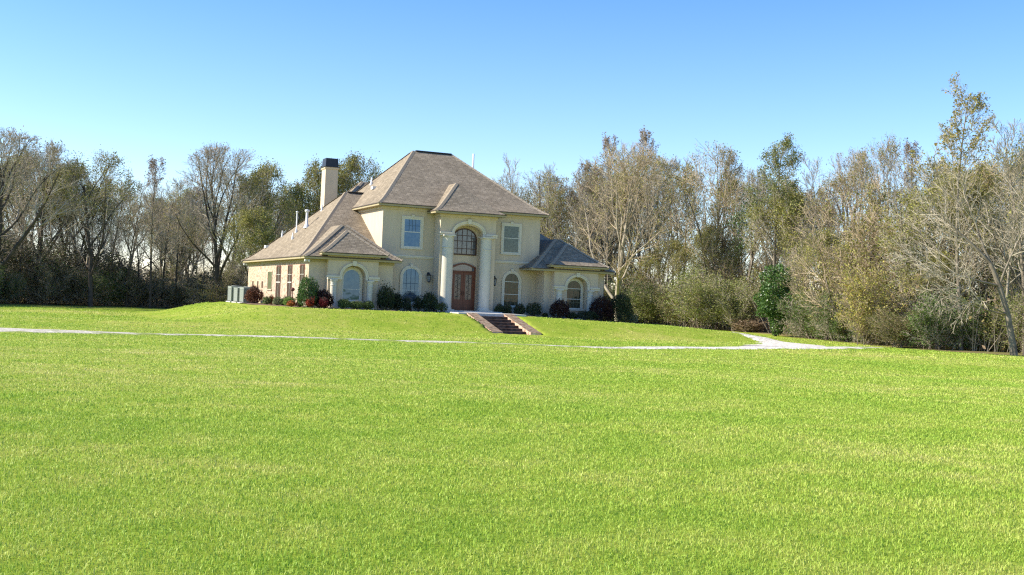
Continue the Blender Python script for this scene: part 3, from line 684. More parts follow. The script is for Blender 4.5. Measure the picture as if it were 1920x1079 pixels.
# lanterns ----------------------------------------------------------
def lantern(u, w):
    v = -.24; b = MB()
    n = 4
    top, bot = w + .14, w - .22
    b.lathe(u, v, [(.0, w + .33), (.03, w + .31), (.05, w + .24), (.16, w + .15), (.165, w + .13), (0.0, w + .13)], 8, smooth=False)
    b.lathe(u, v, [(.0, bot - .07), (.05, bot - .05), (.085, bot), (0, bot + .01)], 8, smooth=False)
    for k in range(4):
        a = math.pi / 4 + k * math.pi / 2; c, s = math.cos(a), math.sin(a)
        b.tube((u + .075 * c, v + .075 * s, bot), (u + .15 * c, v + .15 * s, top), .012, .012, 4)
        a2 = a + math.pi / 2; b.tube((u + .15 * c, v + .15 * s, top), (u + .15 * math.cos(a2), v + .15 * math.sin(a2), top), .011, .011, 4)
        b.tube((u + .125 * c, v + .125 * s, w + .02), (u + .125 * math.cos(a2), v + .125 * math.sin(a2), w + .02), .009, .009, 4)
    b.tube((u, v, w + .12), (u, v, w - .02), .018, .025, 5)
    o = b.build('wall_lantern', M['black_metal'], house)
    g = MB(); g.lathe(u, v, [(.07, bot), (.135, top)], 4, smooth=False); g.build('lantern_glass', M['lamp_glass'], o)
    m = MB(); m.box(u - .05, u + .05, -.03, -.001, w - .02, w + .34); m.tube((u, -.02, w + .28), (u, v, w + .34), .014, .014, 5); m.tube((u, v, w + .34), (u, v, w + .3), .012, .012, 5)
    m.build('bracket', M['black_metal'], o)
lantern(-2.33, 1.93); lantern(2.02, 1.90)

# chimney, pipes ----------------------------------------------------
mb = MB()
CU, CV = -5.55, 12.2
def frustum(b, u, v, a0, b0, a1, b1, z0, z1, mi=0):
    lo = [(u - a0, v - b0, z0), (u + a0, v - b0, z0), (u + a0, v + b0, z0), (u - a0, v + b0, z0)]; hi = [(u - a1, v - b1, z1), (u + a1, v - b1, z1), (u + a1, v + b1, z1), (u - a1, v + b1, z1)]
    for i in range(4): j = (i + 1) % 4; b.face([lo[i], lo[j], hi[j], hi[i]], mi)
    b.face(lo[::-1], mi); b.face(hi, mi)
frustum(mb, CU, CV, .47, .55, .44, .52, 4.0, 9.35)
frustum(mb, CU, CV, .47, .55, .50, .58, 9.351, 9.40); frustum(mb, CU, CV, .50, .58, .50, .58, 9.401, 9.5)
ch = mb.build('chimney', M['stucco'], house)
mb = MB(); frustum(mb, CU, CV, .47, .55, .42, .48, 9.501, 10.12); frustum(mb, CU, CV, .55, .62, .55, .62, 9.49, 9.53)
mb.build('chimney_cap', M['black_metal'], ch)
def pipe(u, v, w, h, r, cap=0., m='pipe', name='vent_pipe'):
    b = MB(); b.lathe(u, v, [(r * 2.6, w - .12), (r * 1.25, w + .16), (r, w + .17), (r, w + h)], 12)
    if cap: b.lathe(u, v, [(r * 1.1, w + h - .05), (r * 1.9, w + h + .02), (r * 1.9, w + h + cap), (0, w + h + cap + .04)], 12)
    else: b.lathe(u, v, [(r, w + h), (0, w + h)], 12)
    return b.build(name, M[m], house)
pipe(-8.1, 7.7, 5.05, .95, .085, .12); pipe(-8.37, 9.4, 4.78, 1.25, .045, .06)
pipe(-8.9, 8.09, 4.27, .33, .035); pipe(-8.53, 13.0, 4.62, .33, .035); pipe(-6.8, 9.0, 6.3, .33, .04)
pipe(-3.75, 8.04, 8.2, .42, .05); pipe(3.9, 9.0, 8.0, 3.0, .07); pipe(2.3, 9.5, 9.0, 1.2, .045)
mb = MB(); mb.box(-4.35, -4.05, 5.7, 6.1, 7.62, 7.82); mb.build('roof_vent', M['pipe'], house)
mb = MB(); mb.box(-9.45, -9.15, 14.0, 14.5, 3.72, 3.92); mb.build('roof_vent', M['pipe'], house)
def flood(u, v, w):
    b = MB(); b.box(u - .06, u + .06, v - .06, v + .06, w + .02, w + .06)
    for s in (-1, 1): b.lathe(u + s * .1, v - .05, [(.0, w + .05), (.05, w + .03), (.085, w - .1), (0, w - .1)], 10)
    b.build('flood_light', M['pipe'], house)
flood(-10.2, -1.62, 2.60); flood(-10.22, 17.05, 2.60)

# downspout on the far side, meter box
mb = MB(); mb.box(9.17, 9.25, -1.2, -1.1, -.6, 2.68); mb.build('downspout', M['drip'], house)

# ------------------------------------------------------------------ brick steps
st = empty('brick_steps', (HX, HY, 0), HA)
tag(st, 'wide old brick steps with sloping brick side walls cut into the grassy bank', 'steps')
V0, RUN, RISE, NS = -5.0, .535, .148, 7
mb = MB()
for k in range(NS):
    v1 = V0 - RUN * k; z = -.05 - RISE * (k + 1)
    mb.box(-1.02, .66, v1 - RUN - .02, v1, z - .5, z)
mb.build('treads', brick_mat('dark_tread_brick', (.085, .05, .04), (.17, .11, .08), (.10, .085, .07), True), st)  # treads in a much darker brick than the side walls
def cheek(u0, u1):
    b = MB(); L_ = NS * RUN; z1 = -.05 - RISE * NS
    pts = [(V0 + .02, -.035), (V0 - L_ + .25, z1 + .20), (V0 - L_ - .12, z1 + .13), (V0 - L_ - .12, z1 - .5), (V0 + .02, -1.5)]
    n = len(pts)
    lo = [(u0, p[0], p[1]) for p in pts]; hi = [(u1, p[0], p[1]) for p in pts]
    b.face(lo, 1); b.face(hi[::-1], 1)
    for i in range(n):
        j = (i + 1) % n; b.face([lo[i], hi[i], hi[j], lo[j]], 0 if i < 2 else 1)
    # sides and ends in a lighter brick than the sloping top
    return b.build('side_wall', [M['brick_old'], M['brick_edge']], st)
cheek(-1.64, -1.02); cheek(.66, 1.30)

# ------------------------------------------------------------------ condensers
def condenser(u, v, h, label):
    x, y = h2w(u, v); z = float(H(x, y)); o = empty('air_conditioner', (x, y, z), HA)
    tag(o, label, 'air conditioner', 'condenser units beside the brick wall')
    b = MB(); W, D = .44, .66
    b.box(-W - .12, W + .12, -D - .12, D + .12, -.1, .05); b.build('concrete_pad', M['concrete'], o)
    b = MB(); b.box(-W, W, -D, D, .051, h)
    b.build('body', M['acdark'], o)
    g = MB()
    for k in range(18):
        z0 = .10 + (h - .2) * k / 18
        g.box(-W - .018, -W, -D + .05, D - .05, z0, z0 + .035); g.box(-W + .05, W - .05, -D - .018, -D, z0, z0 + .035)
    for sxx in (-1, 1):
        for sy in (-1, 1): g.box(sxx * W - .03, sxx * W + .03, sy * D - .03, sy * D + .03, .052, h + .002)
    g.box(-W - .022, -W - .001, -D, D, h - .09, h + .001); g.box(-W, W, -D - .022, -D - .001, h - .09, h + .001)
    g.build('louvre_guard', M['ac'], o)
    t = MB(); t.box(-W - .04, W + .04, -D - .04, D + .04, h + .003, h + .045); t.lathe(0, 0, [(.36, h + .046), (.34, h + .075), (0, h + .08)], 16)
    t.build('top_cover', M['ac'], o)
condenser(-11.68, 7.5, .98, 'grey air conditioner nearest the copper shrub and brick wall')
condenser(-11.68, 9.65, .93, 'grey air conditioner between its two neighbours, slightly lower')
condenser(-11.68, 11.9, 1.02, 'grey air conditioner farthest from the brick wall, leftmost of three')

# utility boxes and garden ornament
for u, lab in ((2.84, 'small white and brown crawl vent box low on the wall right of the door'), (-3.72, 'small pale box at the foot of the arched window left of the door')):
    x, y = h2w(u, -1.0); z = float(H(x, y)); o = empty('utility_box', (x, y, z), HA); tag(o, lab, 'utility box')
    b = MB(); b.box(-.09, .09, -.05, .05, 0, .28); b.build('box_body', M['rust'], o)
    b = MB(); b.box(-.11, .11, -.07, .07, .281, .42); b.build('lid', M['column'], o)
x, y = h2w(-10.6, -.1); z = float(H(x, y)); o = empty('garden_ornament', (x, y, z), HA); tag(o, 'thin rusty garden ornament on a pole against the brick wall', 'garden ornament')
b = MB(); b.tube((0, 0, -.1), (0, 0, .9), .03, .025, 8); b.build('pole', M['rust'], o)
b = MB(); b.lathe(0, 0, [(0, .86), (.10, .92), (.13, 1.0), (.08, 1.08), (0, 1.12)], 12); b.build('head', M['rust'], o)
b = MB(); b.lathe(0, 0, [(.03, .45), (.08, .5), (.03, .56)], 10); b.build('collar', M['rust'], o)

# mulch bed along the house
def bed():
    N = 60; V, F = [], []
    rng = np.random.default_rng(3)
    us = np.linspace(-12.4, 11.2, N)
    for i, u in enumerate(us):
        f = -3.55 + .25 * math.sin(u * 1.7) + .12 * rng.normal()
        if -2.6 < u < 2.0: f = -1.95
        if u < -10.2: f = -3.4 + (-10.2 - u) * 3.3
        back = -.9 if u > -10.2 else 7.5
        for k in range(7):
            v = f + (back - f) * k / 6; x, y = h2w(u, v); V.append((x, y, float(H(x, y)) + (.035 if 0 < k else .0) + (0 if -.9 > v or u < -10.2 else 0)))
    for i in range(N - 1):
        for k in range(6): a = i * 7 + k; F.append((a, a + 7, a + 8, a + 1))
    me = bpy.data.meshes.new('flower_bed'); me.from_pydata(V, [], F); me.materials.append(M['mulch']); me.update()
    tag(mesh_obj('mulch_bed', me), kind='structure')
bed()

# ------------------------------------------------------------------ plants
def seg_mesh(name, P0, P1, R0, R1, sides, mi, extra=None, mats=None):
    """many tapered tubes in one go (open ended)"""
    pass

class Plant:
    def __init__(s, seed):
        s.rng = np.random.default_rng(seed); s.seg = {}; s.leaf = []; s.tips = []
    def add(s, layer, sides, p0, p1, r0, r1): s.seg.setdefault((layer, sides), []).append((*p0, *p1, r0, r1))
    def branch(s, p, d, L, r, lvl, spec):
        rng = s.rng; q = spec['lv'][lvl]; n = q.get('n', 4); pts = [np.array(p, float)]; ds = []
        d = np.array(d, float); d /= np.linalg.norm(d)
        env = spec.get('env'); n_full = n
        for i in range(n):
            d = d + rng.normal(0, q.get('wob', .12), 3) + np.array([0, 0, q.get('up', .05)])
            if 'drift' in q: d = d + np.array(q['drift'])
            d /= np.linalg.norm(d); nx = pts[-1] + d * L / n_full
            if env and lvl >= 1 and (nx[0] ** 2 + nx[1] ** 2) / env[2] ** 2 + ((nx[2] - env[0]) / (env[1] if nx[2] > env[0] else env[1] * 1.6)) ** 2 > 1 + rng.normal(0, .10): n = i; break
            ds.append(d.copy()); pts.append(nx)
        if n == 0: return
        r1 = r * q.get('tip', .35)
        rr = [r + (r1 - r) * (i / n) ** q.get('tp', .9) for i in range(n + 1)]
        lay = 0 if lvl <= spec.get('trunk_lv', 1) else 1
        for i in range(n): s.add(lay, q.get('sides', 4), pts[i], pts[i + 1], rr[i], rr[i + 1])
        if lvl + 1 < len(spec['lv']):
            c = spec['lv'][lvl + 1]; k = c['k'] if isinstance(c['k'], int) else int(rng.integers(c['k'][0], c['k'][1] + 1))
            t0, t1 = c.get('t', (.25, 1.0)); ph = rng.uniform(0, 6.28)
            for j in range(k):
                t = t0 + (t1 - t0) * (j + rng.uniform(.1, .9)) / k; x = min(t * n, n - 1e-3); i = int(x)
                pos = pts[i] + (pts[i + 1] - pts[i]) * (x - i); ax = ds[i]
                ph += 2.4 + rng.normal(0, .35)
                a = math.radians(rng.normal(c['ang'][0] + (c['ang'][1] - c['ang'][0]) * t, c.get('aj', 8)))
                u_ = np.cross(ax, [0, 0, 1.0]) if abs(ax[2]) < .95 else np.cross(ax, [1.0, 0, 0]); u_ /= np.linalg.norm(u_); w_ = np.cross(ax, u_)
                nd = ax * math.cos(a) + (u_ * math.cos(ph) + w_ * math.sin(ph)) * math.sin(a)
                sh = c.get('shape'); f = sh(t) if sh else (1.15 - .6 * t)
                LL = L * c['len'] * f * rng.uniform(.75, 1.2)
                rc = min(rr[i] * c.get('rr', .5), rr[i]) * (.8 + .4 * rng.random())
                s.branch(pos, nd, LL, max(rc, c.get('rmin', .006)), lvl + 1, spec)
        if lvl >= spec.get('leaf_lv', 99):
            for i in range(1, n + 1): s.tips.append((*pts[i], *ds[i - 1]))
    def tubes(s, layer):
        V, F = [], []; b = 0
        for (lay, sides), S in s.seg.items():
            if lay != layer: continue
            A = np.array(S); P0, P1, R0, R1 = A[:, :3], A[:, 3:6], A[:, 6], A[:, 7]
            d = P1 - P0; d /= np.linalg.norm(d, axis=1)[:, None] + 1e-9
            P1 = P1 + d * (R1 * .5)[:, None]
            ref = np.where(np.abs(d[:, 2:3]) < .9, np.array([[0, 0, 1.]]), np.array([[1., 0, 0]])); a = np.cross(d, ref); a /= np.linalg.norm(a, axis=1)[:, None]; c = np.cross(d, a)
            n = len(A); an = np.arange(sides) * 2 * math.pi / sides
            ring = a[:, None, :] * np.cos(an)[None, :, None] + c[:, None, :] * np.sin(an)[None, :, None]
            lo = P0[:, None] + ring * R0[:, None, None]; hi = P1[:, None] + ring * R1[:, None, None]
            V.append(np.concatenate([lo, hi], 1).reshape(-1, 3))
            base = b + np.arange(n)[:, None] * 2 * sides; k = np.arange(sides); k2 = (k + 1) % sides
            f = np.stack([base + k, base + k2, base + sides + k2, base + sides + k], -1).reshape(-1, 4); f = f[:, ::-1]
            F.append(f); b += n * 2 * sides
        if not V: return np.zeros((0, 3)), np.zeros((0, 4), int)
        return np.concatenate(V), np.concatenate(F)

def quads_mesh(name, V, F, mats, midx=None, smooth=False):
    me = bpy.data.meshes.new(name); nv, nf = len(V), len(F)
    me.vertices.add(nv); me.vertices.foreach_set('co', np.asarray(V, 'f').ravel())
    me.loops.add(nf * 4); me.loops.foreach_set('vertex_index', np.asarray(F, 'i').ravel())
    me.polygons.add(nf); me.polygons.foreach_set('loop_start', np.arange(nf, dtype='i') * 4); me.polygons.foreach_set('loop_total', np.full(nf, 4, 'i'))
    for m in mats: me.materials.append(m)
    if midx is not None: me.polygons.foreach_set('material_index', np.asarray(midx, 'i'))
    me.polygons.foreach_set('use_smooth', np.full(nf, bool(smooth)))
    me.update(calc_edges=True); me.validate(); return me

def leaf_quads(rng, P, size, aspect=.55, outward=None):
    """one bent-free lozenge per point, random orientation"""
    n = len(P); a = rng.normal(0, 1, (n, 3)); 
    if outward is not None: a = a + outward * .8
    a /= np.linalg.norm(a, axis=1)[:, None]; r = rng.normal(0, 1, (n, 3)); b = np.cross(a, r); b /= np.linalg.norm(b, axis=1)[:, None] + 1e-9
    s = size * rng.uniform(.6, 1.3, n)[:, None]
    V = np.stack([P - a * s * .5, P + b * s * aspect * .5, P + a * s * .5, P - b * s * aspect * .5], 1).reshape(-1, 3)
    F = np.arange(n * 4).reshape(n, 4); return V, F

def join(parts):
    V, F, I = [], [], []; b = 0
    for v, f, m in parts:
        if len(v) == 0: continue
        V.append(v); F.append(f + b); I.append(np.full(len(f), m)); b += len(v)
    return np.concatenate(V), np.concatenate(F), np.concatenate(I)

def tree_meshes(seed, spec, bark='bark', twig='twig', leaf=None):
    p = Plant(seed); H0 = spec['H']
    for base, d, L, r in spec.get('stems', [((0, 0, -.3), (0, 0, 1), H0 * spec.get('tl', .95), spec.get('r', .2))]):
        p.branch(base, d, L, r, 0, spec)
    V0, F0 = p.tubes(0); tr = quads_mesh('trunk', V0, F0, [M[bark]], smooth=True)
    V1, F1 = p.tubes(1); parts = [(V1, F1, 0)]; mats = [M[twig]]
    if leaf and p.tips:
        T = np.array(p.tips); rng = p.rng
        for (mat, size, count, spread, zlo, zhi) in leaf:
            z = T[:, 2]; zz = (z - z.min()) / (z.max() - z.min()); ok = T[(zz >= zlo) & (zz <= zhi)]
            if len(ok) == 0: continue
            # clumpy: choose a subset of tips, several leaves at each
            sel = ok[rng.integers(0, len(ok), max(1, count // 5))]
            P = np.repeat(sel[:, :3], 5, 0) + rng.normal(0, spread, (len(sel) * 5, 3))
            v, f = leaf_quads(rng, P, size); parts.append((v, f, len(mats))); mats.append(M[mat])
    V, F, I = join(parts); cr = quads_mesh('crown', V, F, mats, I)
    top = max(V[:, 2].max(), V0[:, 2].max()); allx = V[:, :2]; wid = np.percentile(np.abs(allx), 97) * 2
    return tr, cr, float(np.percentile(V[:, 2], 99.7)), float(wid)

def spec_broad(H, fork=.28, spread=34, k1=9, wob=.13, up=.06, r=.26, dens=1.0, rx=.36):
    return dict(H=H, r=r, tl=.80, leaf_lv=3, trunk_lv=1, env=(H * .62, H * .38, H * rx), lv=[
        dict(n=7, wob=.06, up=.05, tip=.25, sides=8),
        dict(k=k1, t=(fork, .98), ang=(spread + 14, spread - 10), len=.92, n=8, wob=wob * .8, up=up, sides=6, rr=.62, tip=.25, shape=lambda t: 1.15 - .55 * t),
        dict(k=int(8 * dens), t=(.22, 1), ang=(42, 30), len=.48, n=5, wob=wob, up=up * 1.3, sides=4, rr=.5, rmin=.02, tip=.35),
        dict(k=int(8 * dens), t=(.15, 1), ang=(44, 32), len=.42, n=3, wob=wob, up=.06, sides=3, rr=.5, rmin=.014, tip=.5),
        dict(k=int(6 * dens), t=(.15, 1), ang=(38, 30), len=.55, n=2, wob=.1, up=.04, sides=3, rr=.7, rmin=.011, tip=.6)])
def spec_tall(H, r=.2, spread=38, k1=20, up=.10, dens=1.0, first=.3, ln=.26, wob=.08):
    return dict(H=H, r=r, tl=.97, leaf_lv=3, trunk_lv=0, lv=[
        dict(n=9, wob=.035, up=.08, tip=.12, sides=7),
        dict(k=k1, t=(first, .97), ang=(spread + 18, spread - 8), len=ln, n=5, wob=wob, up=up, sides=4, rr=.36, rmin=.03, tip=.3, shape=lambda t: 1.35 - .95 * t),
        dict(k=int(9 * dens), t=(.15, 1), ang=(42, 30), len=.45, n=3, wob=.1, up=up, sides=3, rr=.5, rmin=.016, tip=.5),
        dict(k=int(8 * dens), t=(.12, 1), ang=(38, 30), len=.55, n=2, wob=.1, up=.06, sides=3, rr=.6, rmin=.012, tip=.6)])
def spec_brush(H, stems=7, seed=0, r=.06, lean=.35, dens=1.0):
    rng = np.random.default_rng(seed); st = []
    for k in range(stems):
        a = rng.uniform(0, 6.28); l = rng.uniform(.05, lean)
        st.append(((rng.normal(0, .35), rng.normal(0, .35), -.2), (math.cos(a) * l, math.sin(a) * l, 1), H * rng.uniform(.6, 1.0), r))
    return dict(H=H, stems=st, leaf_lv=2, trunk_lv=0, lv=[
        dict(n=5, wob=.10, up=.06, tip=.25, sides=4),
        dict(k=int(11 * dens), t=(.12, 1), ang=(45, 28), len=.38, n=3, wob=.14, up=.07, sides=3, rr=.5, rmin=.016, tip=.5),
        dict(k=int(8 * dens), t=(.1, 1), ang=(45, 30), len=.5, n=2, wob=.14, up=.05, sides=3, rr=.6, rmin=.011, tip=.6),
        dict(k=int(4 * dens), t=(.1, 1), ang=(45, 30), len=.5, n=1, wob=.14, up=.05, sides=3, rr=.6, rmin=.009, tip=.6)])

ARCH = {}
def A(name, seed, spec, **kw): ARCH[name] = tree_meshes(seed, spec, **kw)
A('broad_a', 11, spec_broad(15, .22, 36, 10), leaf=[('leaf_olive', .16, 7000, .22, .5, 1.)])
A('broad_b', 12, spec_broad(15.5, .18, 30, 12, up=.05), leaf=[('leaf_brown', .17, 700, .22, .4, 1.)])
A('broad_c', 13, spec_broad(15, .3, 28, 10), twig='twig', leaf=[('leaf_olive', .19, 1000, .25, .4, .95)])
A('oak_a', 21, spec_broad(14, .25, 34, 10, up=.03), leaf=[('leaf_olive', .19, 14000, .30, .18, 1.), ('leaf_green', .18, 2500, .3, .1, .7)])
A('oak_b', 22, spec_broad(14, .2, 30, 10, up=.05), leaf=[('leaf_olive', .18, 12000, .30, .3, 1.)])
A('tall_a', 31, spec_tall(18, .17, 34, 22))
A('tall_b', 32, spec_tall(18, .15, 28, 24, up=.14), leaf=[('leaf_brown', .16, 900, .12, .72, 1.)])
A('tall_c', 33, spec_tall(17, .16, 40, 20, up=.07), bark='bark_pale', leaf=[('leaf_olive', .2, 900, .2, .3, .9)])
A('tall_green', 34, spec_tall(17, .17, 36, 20, first=.35), leaf=[('leaf_olive_bright', .14, 8000, .15, .35, 1.), ('leaf_green', .13, 1200, .15, .4, 1)])
A('tall_yellow', 35, spec_tall(19, .16, 36, 28, ln=.25, first=.22), leaf=[('leaf_yellow', .16, 2600, .09, .5, 1.), ('leaf_olive', .15, 900, .09, .4, 1.)])
A('pale_big', 41, spec_broad(18, .12, 22, 14, up=.07, r=.24, rx=.28, dens=.9), bark='bark_pale', twig='twig_brown', leaf=[('leaf_olive', .13, 2500, .14, .2, .9)])
A('brown_a', 42, spec_broad(16, .2, 26, 11, dens=.95, r=.18, rx=.27), twig='twig_brown', leaf=[('leaf_olive', .14, 3500, .16, .2, 1.)])
A('brown_b', 43, spec_tall(14, .12, 38, 24, ln=.26, dens=1.0), twig='twig_brown', leaf=[('leaf_olive', .14, 3000, .16, .1, .9)])
A('under_a', 51, spec_brush(8, 7, 1, .07), bark='bark', twig='twig', leaf=[('leaf_olive_bright', .14, 3500, .2, .0, 1.)])
A('under_b', 52, spec_brush(7, 8, 2, .06), twig='twig_brown', leaf=[('leaf_olive', .13, 3000, .2, .0, 1.)])
A('thicket_a', 61, spec_brush(5.5, 14, 3, .03, .6), twig='twig', leaf=[('leaf_olive_bright', .12, 14000, .24, .0, 1.)])
A('thicket_b', 62, spec_brush(5.5, 12, 4, .035, .7), twig='twig_brown', leaf=[('leaf_thicket', .12, 7000, .22, .0, 1.), ('leaf_olive_bright', .12, 5000, .2, 0, 1)])
A('thicket_c', 63, spec_brush(5.0, 12, 5, .035, .7), leaf=[('leaf_green', .15, 8500, .22, .0, 1.)])
A('thicket_d', 64, spec_brush(4.5, 13, 6, .03, .7), twig='twig', leaf=[('leaf_shade', .15, 8000, .22, .0, 1.), ('leaf_green', .14, 1500, .2, .2, 1.)])
A('thicket_y', 65, spec_brush(5.5, 10, 7, .04, .5), twig='twig_brown', leaf=[('leaf_yellow', .16, 1500, .2, .2, 1.), ('leaf_olive', .15, 4500, .2, 0, 1)])
A('reed', 66, spec_brush(2.4, 26, 8, .02, .5, .6), bark='twig_brown', twig='twig_brown', leaf=[('leaf_brown', .16, 2500, .15, .0, 1.)])

BACKLIT = {}
def plant_tree(kind, x, y, height, label, group=None, rz=0., width=None, name='bare_tree', cat='tree', tilt=(0, 0), parts=('trunk', 'crown')):
    tr, cr, h0, w0 = ARCH[kind]; s = height / h0; sw = s if width is None else width / w0
    z = float(H(x, y))
    if x < -9 and parts[0] == 'trunk':      # left wood trunks: their backlit shade is put into a darker bark colour
        if kind not in BACKLIT: BACKLIT[kind] = tr.copy(); BACKLIT[kind].materials[0] = M['bark_dark']
        tr = BACKLIT[kind]
    o = empty(name, (x, y, z), rz, (sw, sw, s)); o.rotation_euler = (tilt[0], tilt[1], rz)
    tag(o, label, cat, group)
    mesh_obj(parts[0], tr, o); mesh_obj(parts[1], cr, o)
    return o
def at_px(px, dist): return (px - 960) / 2100 * dist, dist
def z_of(px, top, dist): return CAMZ + ((562 + (px - 960) * .0407) - top) * dist / 2100
def T(kind, px, dist, top, label, group=None, width_px=None, **kw):
    """place a tree on its bearing at its distance from the camera, as tall as it stands there"""
    x, y = at_px(px, dist); h = z_of(px, top, dist) - float(H(x, y))
    return plant_tree(kind, x, y, h, label, group, width=None if width_px is None else width_px * dist / 2100, **kw)

rt = random.Random(7)
GL, GR = 'trees of the wood left of the house', 'trees of the wood right of the house'
# left wood, single trees that can be told apart
T('broad_b', -10, 84, 238, 'big bare many-limbed tree at the left end of the wood', GL, 250, rz=.4)
T('broad_c', 62, 90, 262, 'dark forked tree with crooked trunk second from the left end of the wood', GL, 150, rz=2.)
T('tall_a', 122, 98, 318, 'slim bare tree just left of the round olive crowned tree', GL, rz=1.)
T('broad_a', 172, 91, 286, 'tree with a round umbrella crown of thin olive leaves, left of the house', GL, 170, rz=.9, name='olive_crowned_tree')
T('tall_a', 238, 96, 335, 'thin dark tree right of the round olive crowned tree', GL, rz=4.)
T('tall_b', 284, 95, 292, 'tall slender bare tree with a few leaves at its pointed tip', GL, 90, rz=2.)
T('tall_c', 330, 99, 330, 'bare pale tree left of the wide fan shaped bare crown', GL, 80, rz=3.)
T('broad_b', 414, 97, 272, 'wide fan shaped bare tree with dense twigs left of the chimney', GL, 190, rz=2.2)
T('oak_b', 505, 99, 306, 'loose olive leaved tree between the fan shaped bare tree and the chimney', GL, 130, rz=1.2, name='leafy_tree')
T('oak_a', 588, 102, 303, 'dense olive leaved tree directly behind the chimney', GL, 125, rz=.3, name='leafy_tree')
T('oak_b', 665, 104, 292, 'thin leaved round tree between the chimney and the main roof', GL, 115, rz=2.8, name='leafy_tree')
T('oak_a', 470, 94, 392, 'lower olive leaved tree over the left end of the side roof', GL, 110, rz=4., name='leafy_tree')
# right wood
T('tall_a', 972, 118, 292, 'thin bare tree just right of the main roof', GR, 75, rz=1.)
T('tall_c', 1018, 116, 302, 'second thin bare tree right of the main roof', GR, 60, rz=2.5)
T('tall_b', 1070, 112, 300, 'bare tree topped with brown seed clusters above the right wing', GR, 80, rz=.5)
T('pale_big', 1160, 104, 268, 'great pale barked tree with upswept limbs behind the right wing', GR, 190, rz=.8)
T('tall_b', 1142, 113, 250, 'bare tree with a dark seed covered rounded top left of the twin peak', GR, 85, rz=2.)
T('tall_b', 1222, 112, 243, 'tallest bare tree behind the great pale tree, dark seeds at its peak', GR, 85, rz=3.3)
T('brown_a', 1318, 106, 270, 'broad brown twigged tree left of the vine covered tree', GR, 150, rz=1.)
T('broad_c', 1392, 100, 318, 'tree with a clump of green vine high in its fork', GR, 110, rz=.2, name='vine_covered_tree')
T('tall_green', 1448, 96, 256, 'straight trunked tree with a fine green round top above the evergreen', GR, 118, rz=1.7, name='green_topped_tree')
T('tall_a', 1548, 92, 288, 'bare open limbed tree right of the green topped tree', GR, 100, rz=.3)
T('broad_b', 1585, 97, 280, 'bare spreading tree between the green topped tree and the brown trees', GR, 120, rz=5.)
T('brown_a', 1652, 88, 255, 'tall brown twigged tree left of the yellow leaved tree', GR, 130, rz=2.2)
T('tall_b', 1720, 84, 262, 'bare tree with brown twigs between brown tree and yellow leaved tree', GR, 90, rz=2.2)
T('tall_yellow', 1806, 66.5, 142, 'tallest tree of all with a dark straight trunk and yellow leaves in its top', GR, 165, rz=.6, name='yellow_leaved_tree')
T('tall_c', 1884, 66, 222, 'bare tree with pale upright trunk right of the yellow leaved tree', GR, 120, rz=.9)
T('tall_a', 1925, 64, 214, 'bare tree cut by the right edge of the photo', GR, 140, rz=.2)

# the leaning pair at the lawn's edge on the right
def leaning_tree():
    sp = spec_broad(9, .3, 40, 6, up=.03, r=.17)
    sp['trunk_lv'] = 1
    sp['stems'] = [((0, 0, -.3), (-.17, 0, 1), 3.6, .20)]
    p = Plant(77)
    lv = dict(leaf_lv=99, trunk_lv=0, lv=[dict(n=6, wob=.05, up=.05, tip=.18, sides=8), dict(k=9, t=(.3, 1), ang=(50, 28), len=.5, n=5, wob=.14, up=.0, sides=5, rr=.5, tip=.2, rmin=.03),
              dict(k=6, t=(.2, 1), ang=(45, 30), len=.5, n=4, wob=.15, up=.02, sides=3, rr=.5, rmin=.014, tip=.5), dict(k=4, t=(.15, 1), ang=(40, 30), len=.45, n=3, wob=.13, up=.03, sides=3, rr=.6, rmin=.009, tip=.6)])
    # main stem: leans to the left, then forks
    def stem(pts, rad, lay=0):
        for i in range(len(pts) - 1): p.add(lay, 8, pts[i], pts[i + 1], rad[i], rad[i + 1])
    main = [(0, 0, -.3), (-.15, 0, .6), (-.45, .05, 2.2), (-.95, .1, 3.8), (-1.45, .15, 5.0)]
    stem(main, [.24, .20, .165, .14, .115])
    p.branch(main[-1], (-.9, .1, .7), 4.6, .095, 0, lv)
    p.branch(main[-1], (-.35, .25, 1), 4.8, .08, 0, lv)
    p.branch(main[-2], (.25, -.2, 1), 5.2, .07, 0, lv)
    p.branch(main[-2], (-1, -.2, .25), 5.2, .07, 0, lv)
    p.branch(main[2], (-1, -.1, .05), 4.6, .05, 0, lv); p.branch(main[2], (-1, -.5, .3), 4.6, .045, 0, lv)
    V0, F0 = p.tubes(0); V1, F1 = p.tubes(1)
    o = empty('leaning_tree', (*at_px(1907, 61.5), float(H(*at_px(1907, 61.5)))))
    tag(o, 'bare tree leaning left at the lawn edge on the far right', 'tree')
    mesh_obj('trunk', quads_mesh('trunk', V0, F0, [M['bark']], smooth=True), o); mesh_obj('crown', quads_mesh('crown', V1, F1, [M['twig']]), o)
    p = Plant(78)
    st2 = [(0, 0, -.3), (.1, 0, 1.0), (.3, 0, 2.6), (.25, .05, 4.4)]
    for i in range(3): p.add(0, 8, st2[i], st2[i + 1], [.27, .22, .18, .15][i], [.27, .22, .18, .15][i + 1])
    p.branch(st2[-1], (.1, 0, 1), 7.5, .13, 0, lv); p.branch(st2[2], (.5, .1, 1), 6.5, .11, 0, lv); p.branch(st2[2], (-.5, .2, 1), 5.5, .08, 0, lv)
    V0, F0 = p.tubes(0); V1, F1 = p.tubes(1)
    o = empty('forked_tree', (*at_px(1929, 62.5), float(H(*at_px(1929, 62.5)))))
    tag(o, 'dark forked tree standing close behind the leaning tree at the right edge', 'tree')
    mesh_obj('trunk', quads_mesh('trunk', V0, F0, [M['bark_dark']], smooth=True), o); mesh_obj('crown', quads_mesh('crown', V1, F1, [M['twig']]), o)
leaning_tree()

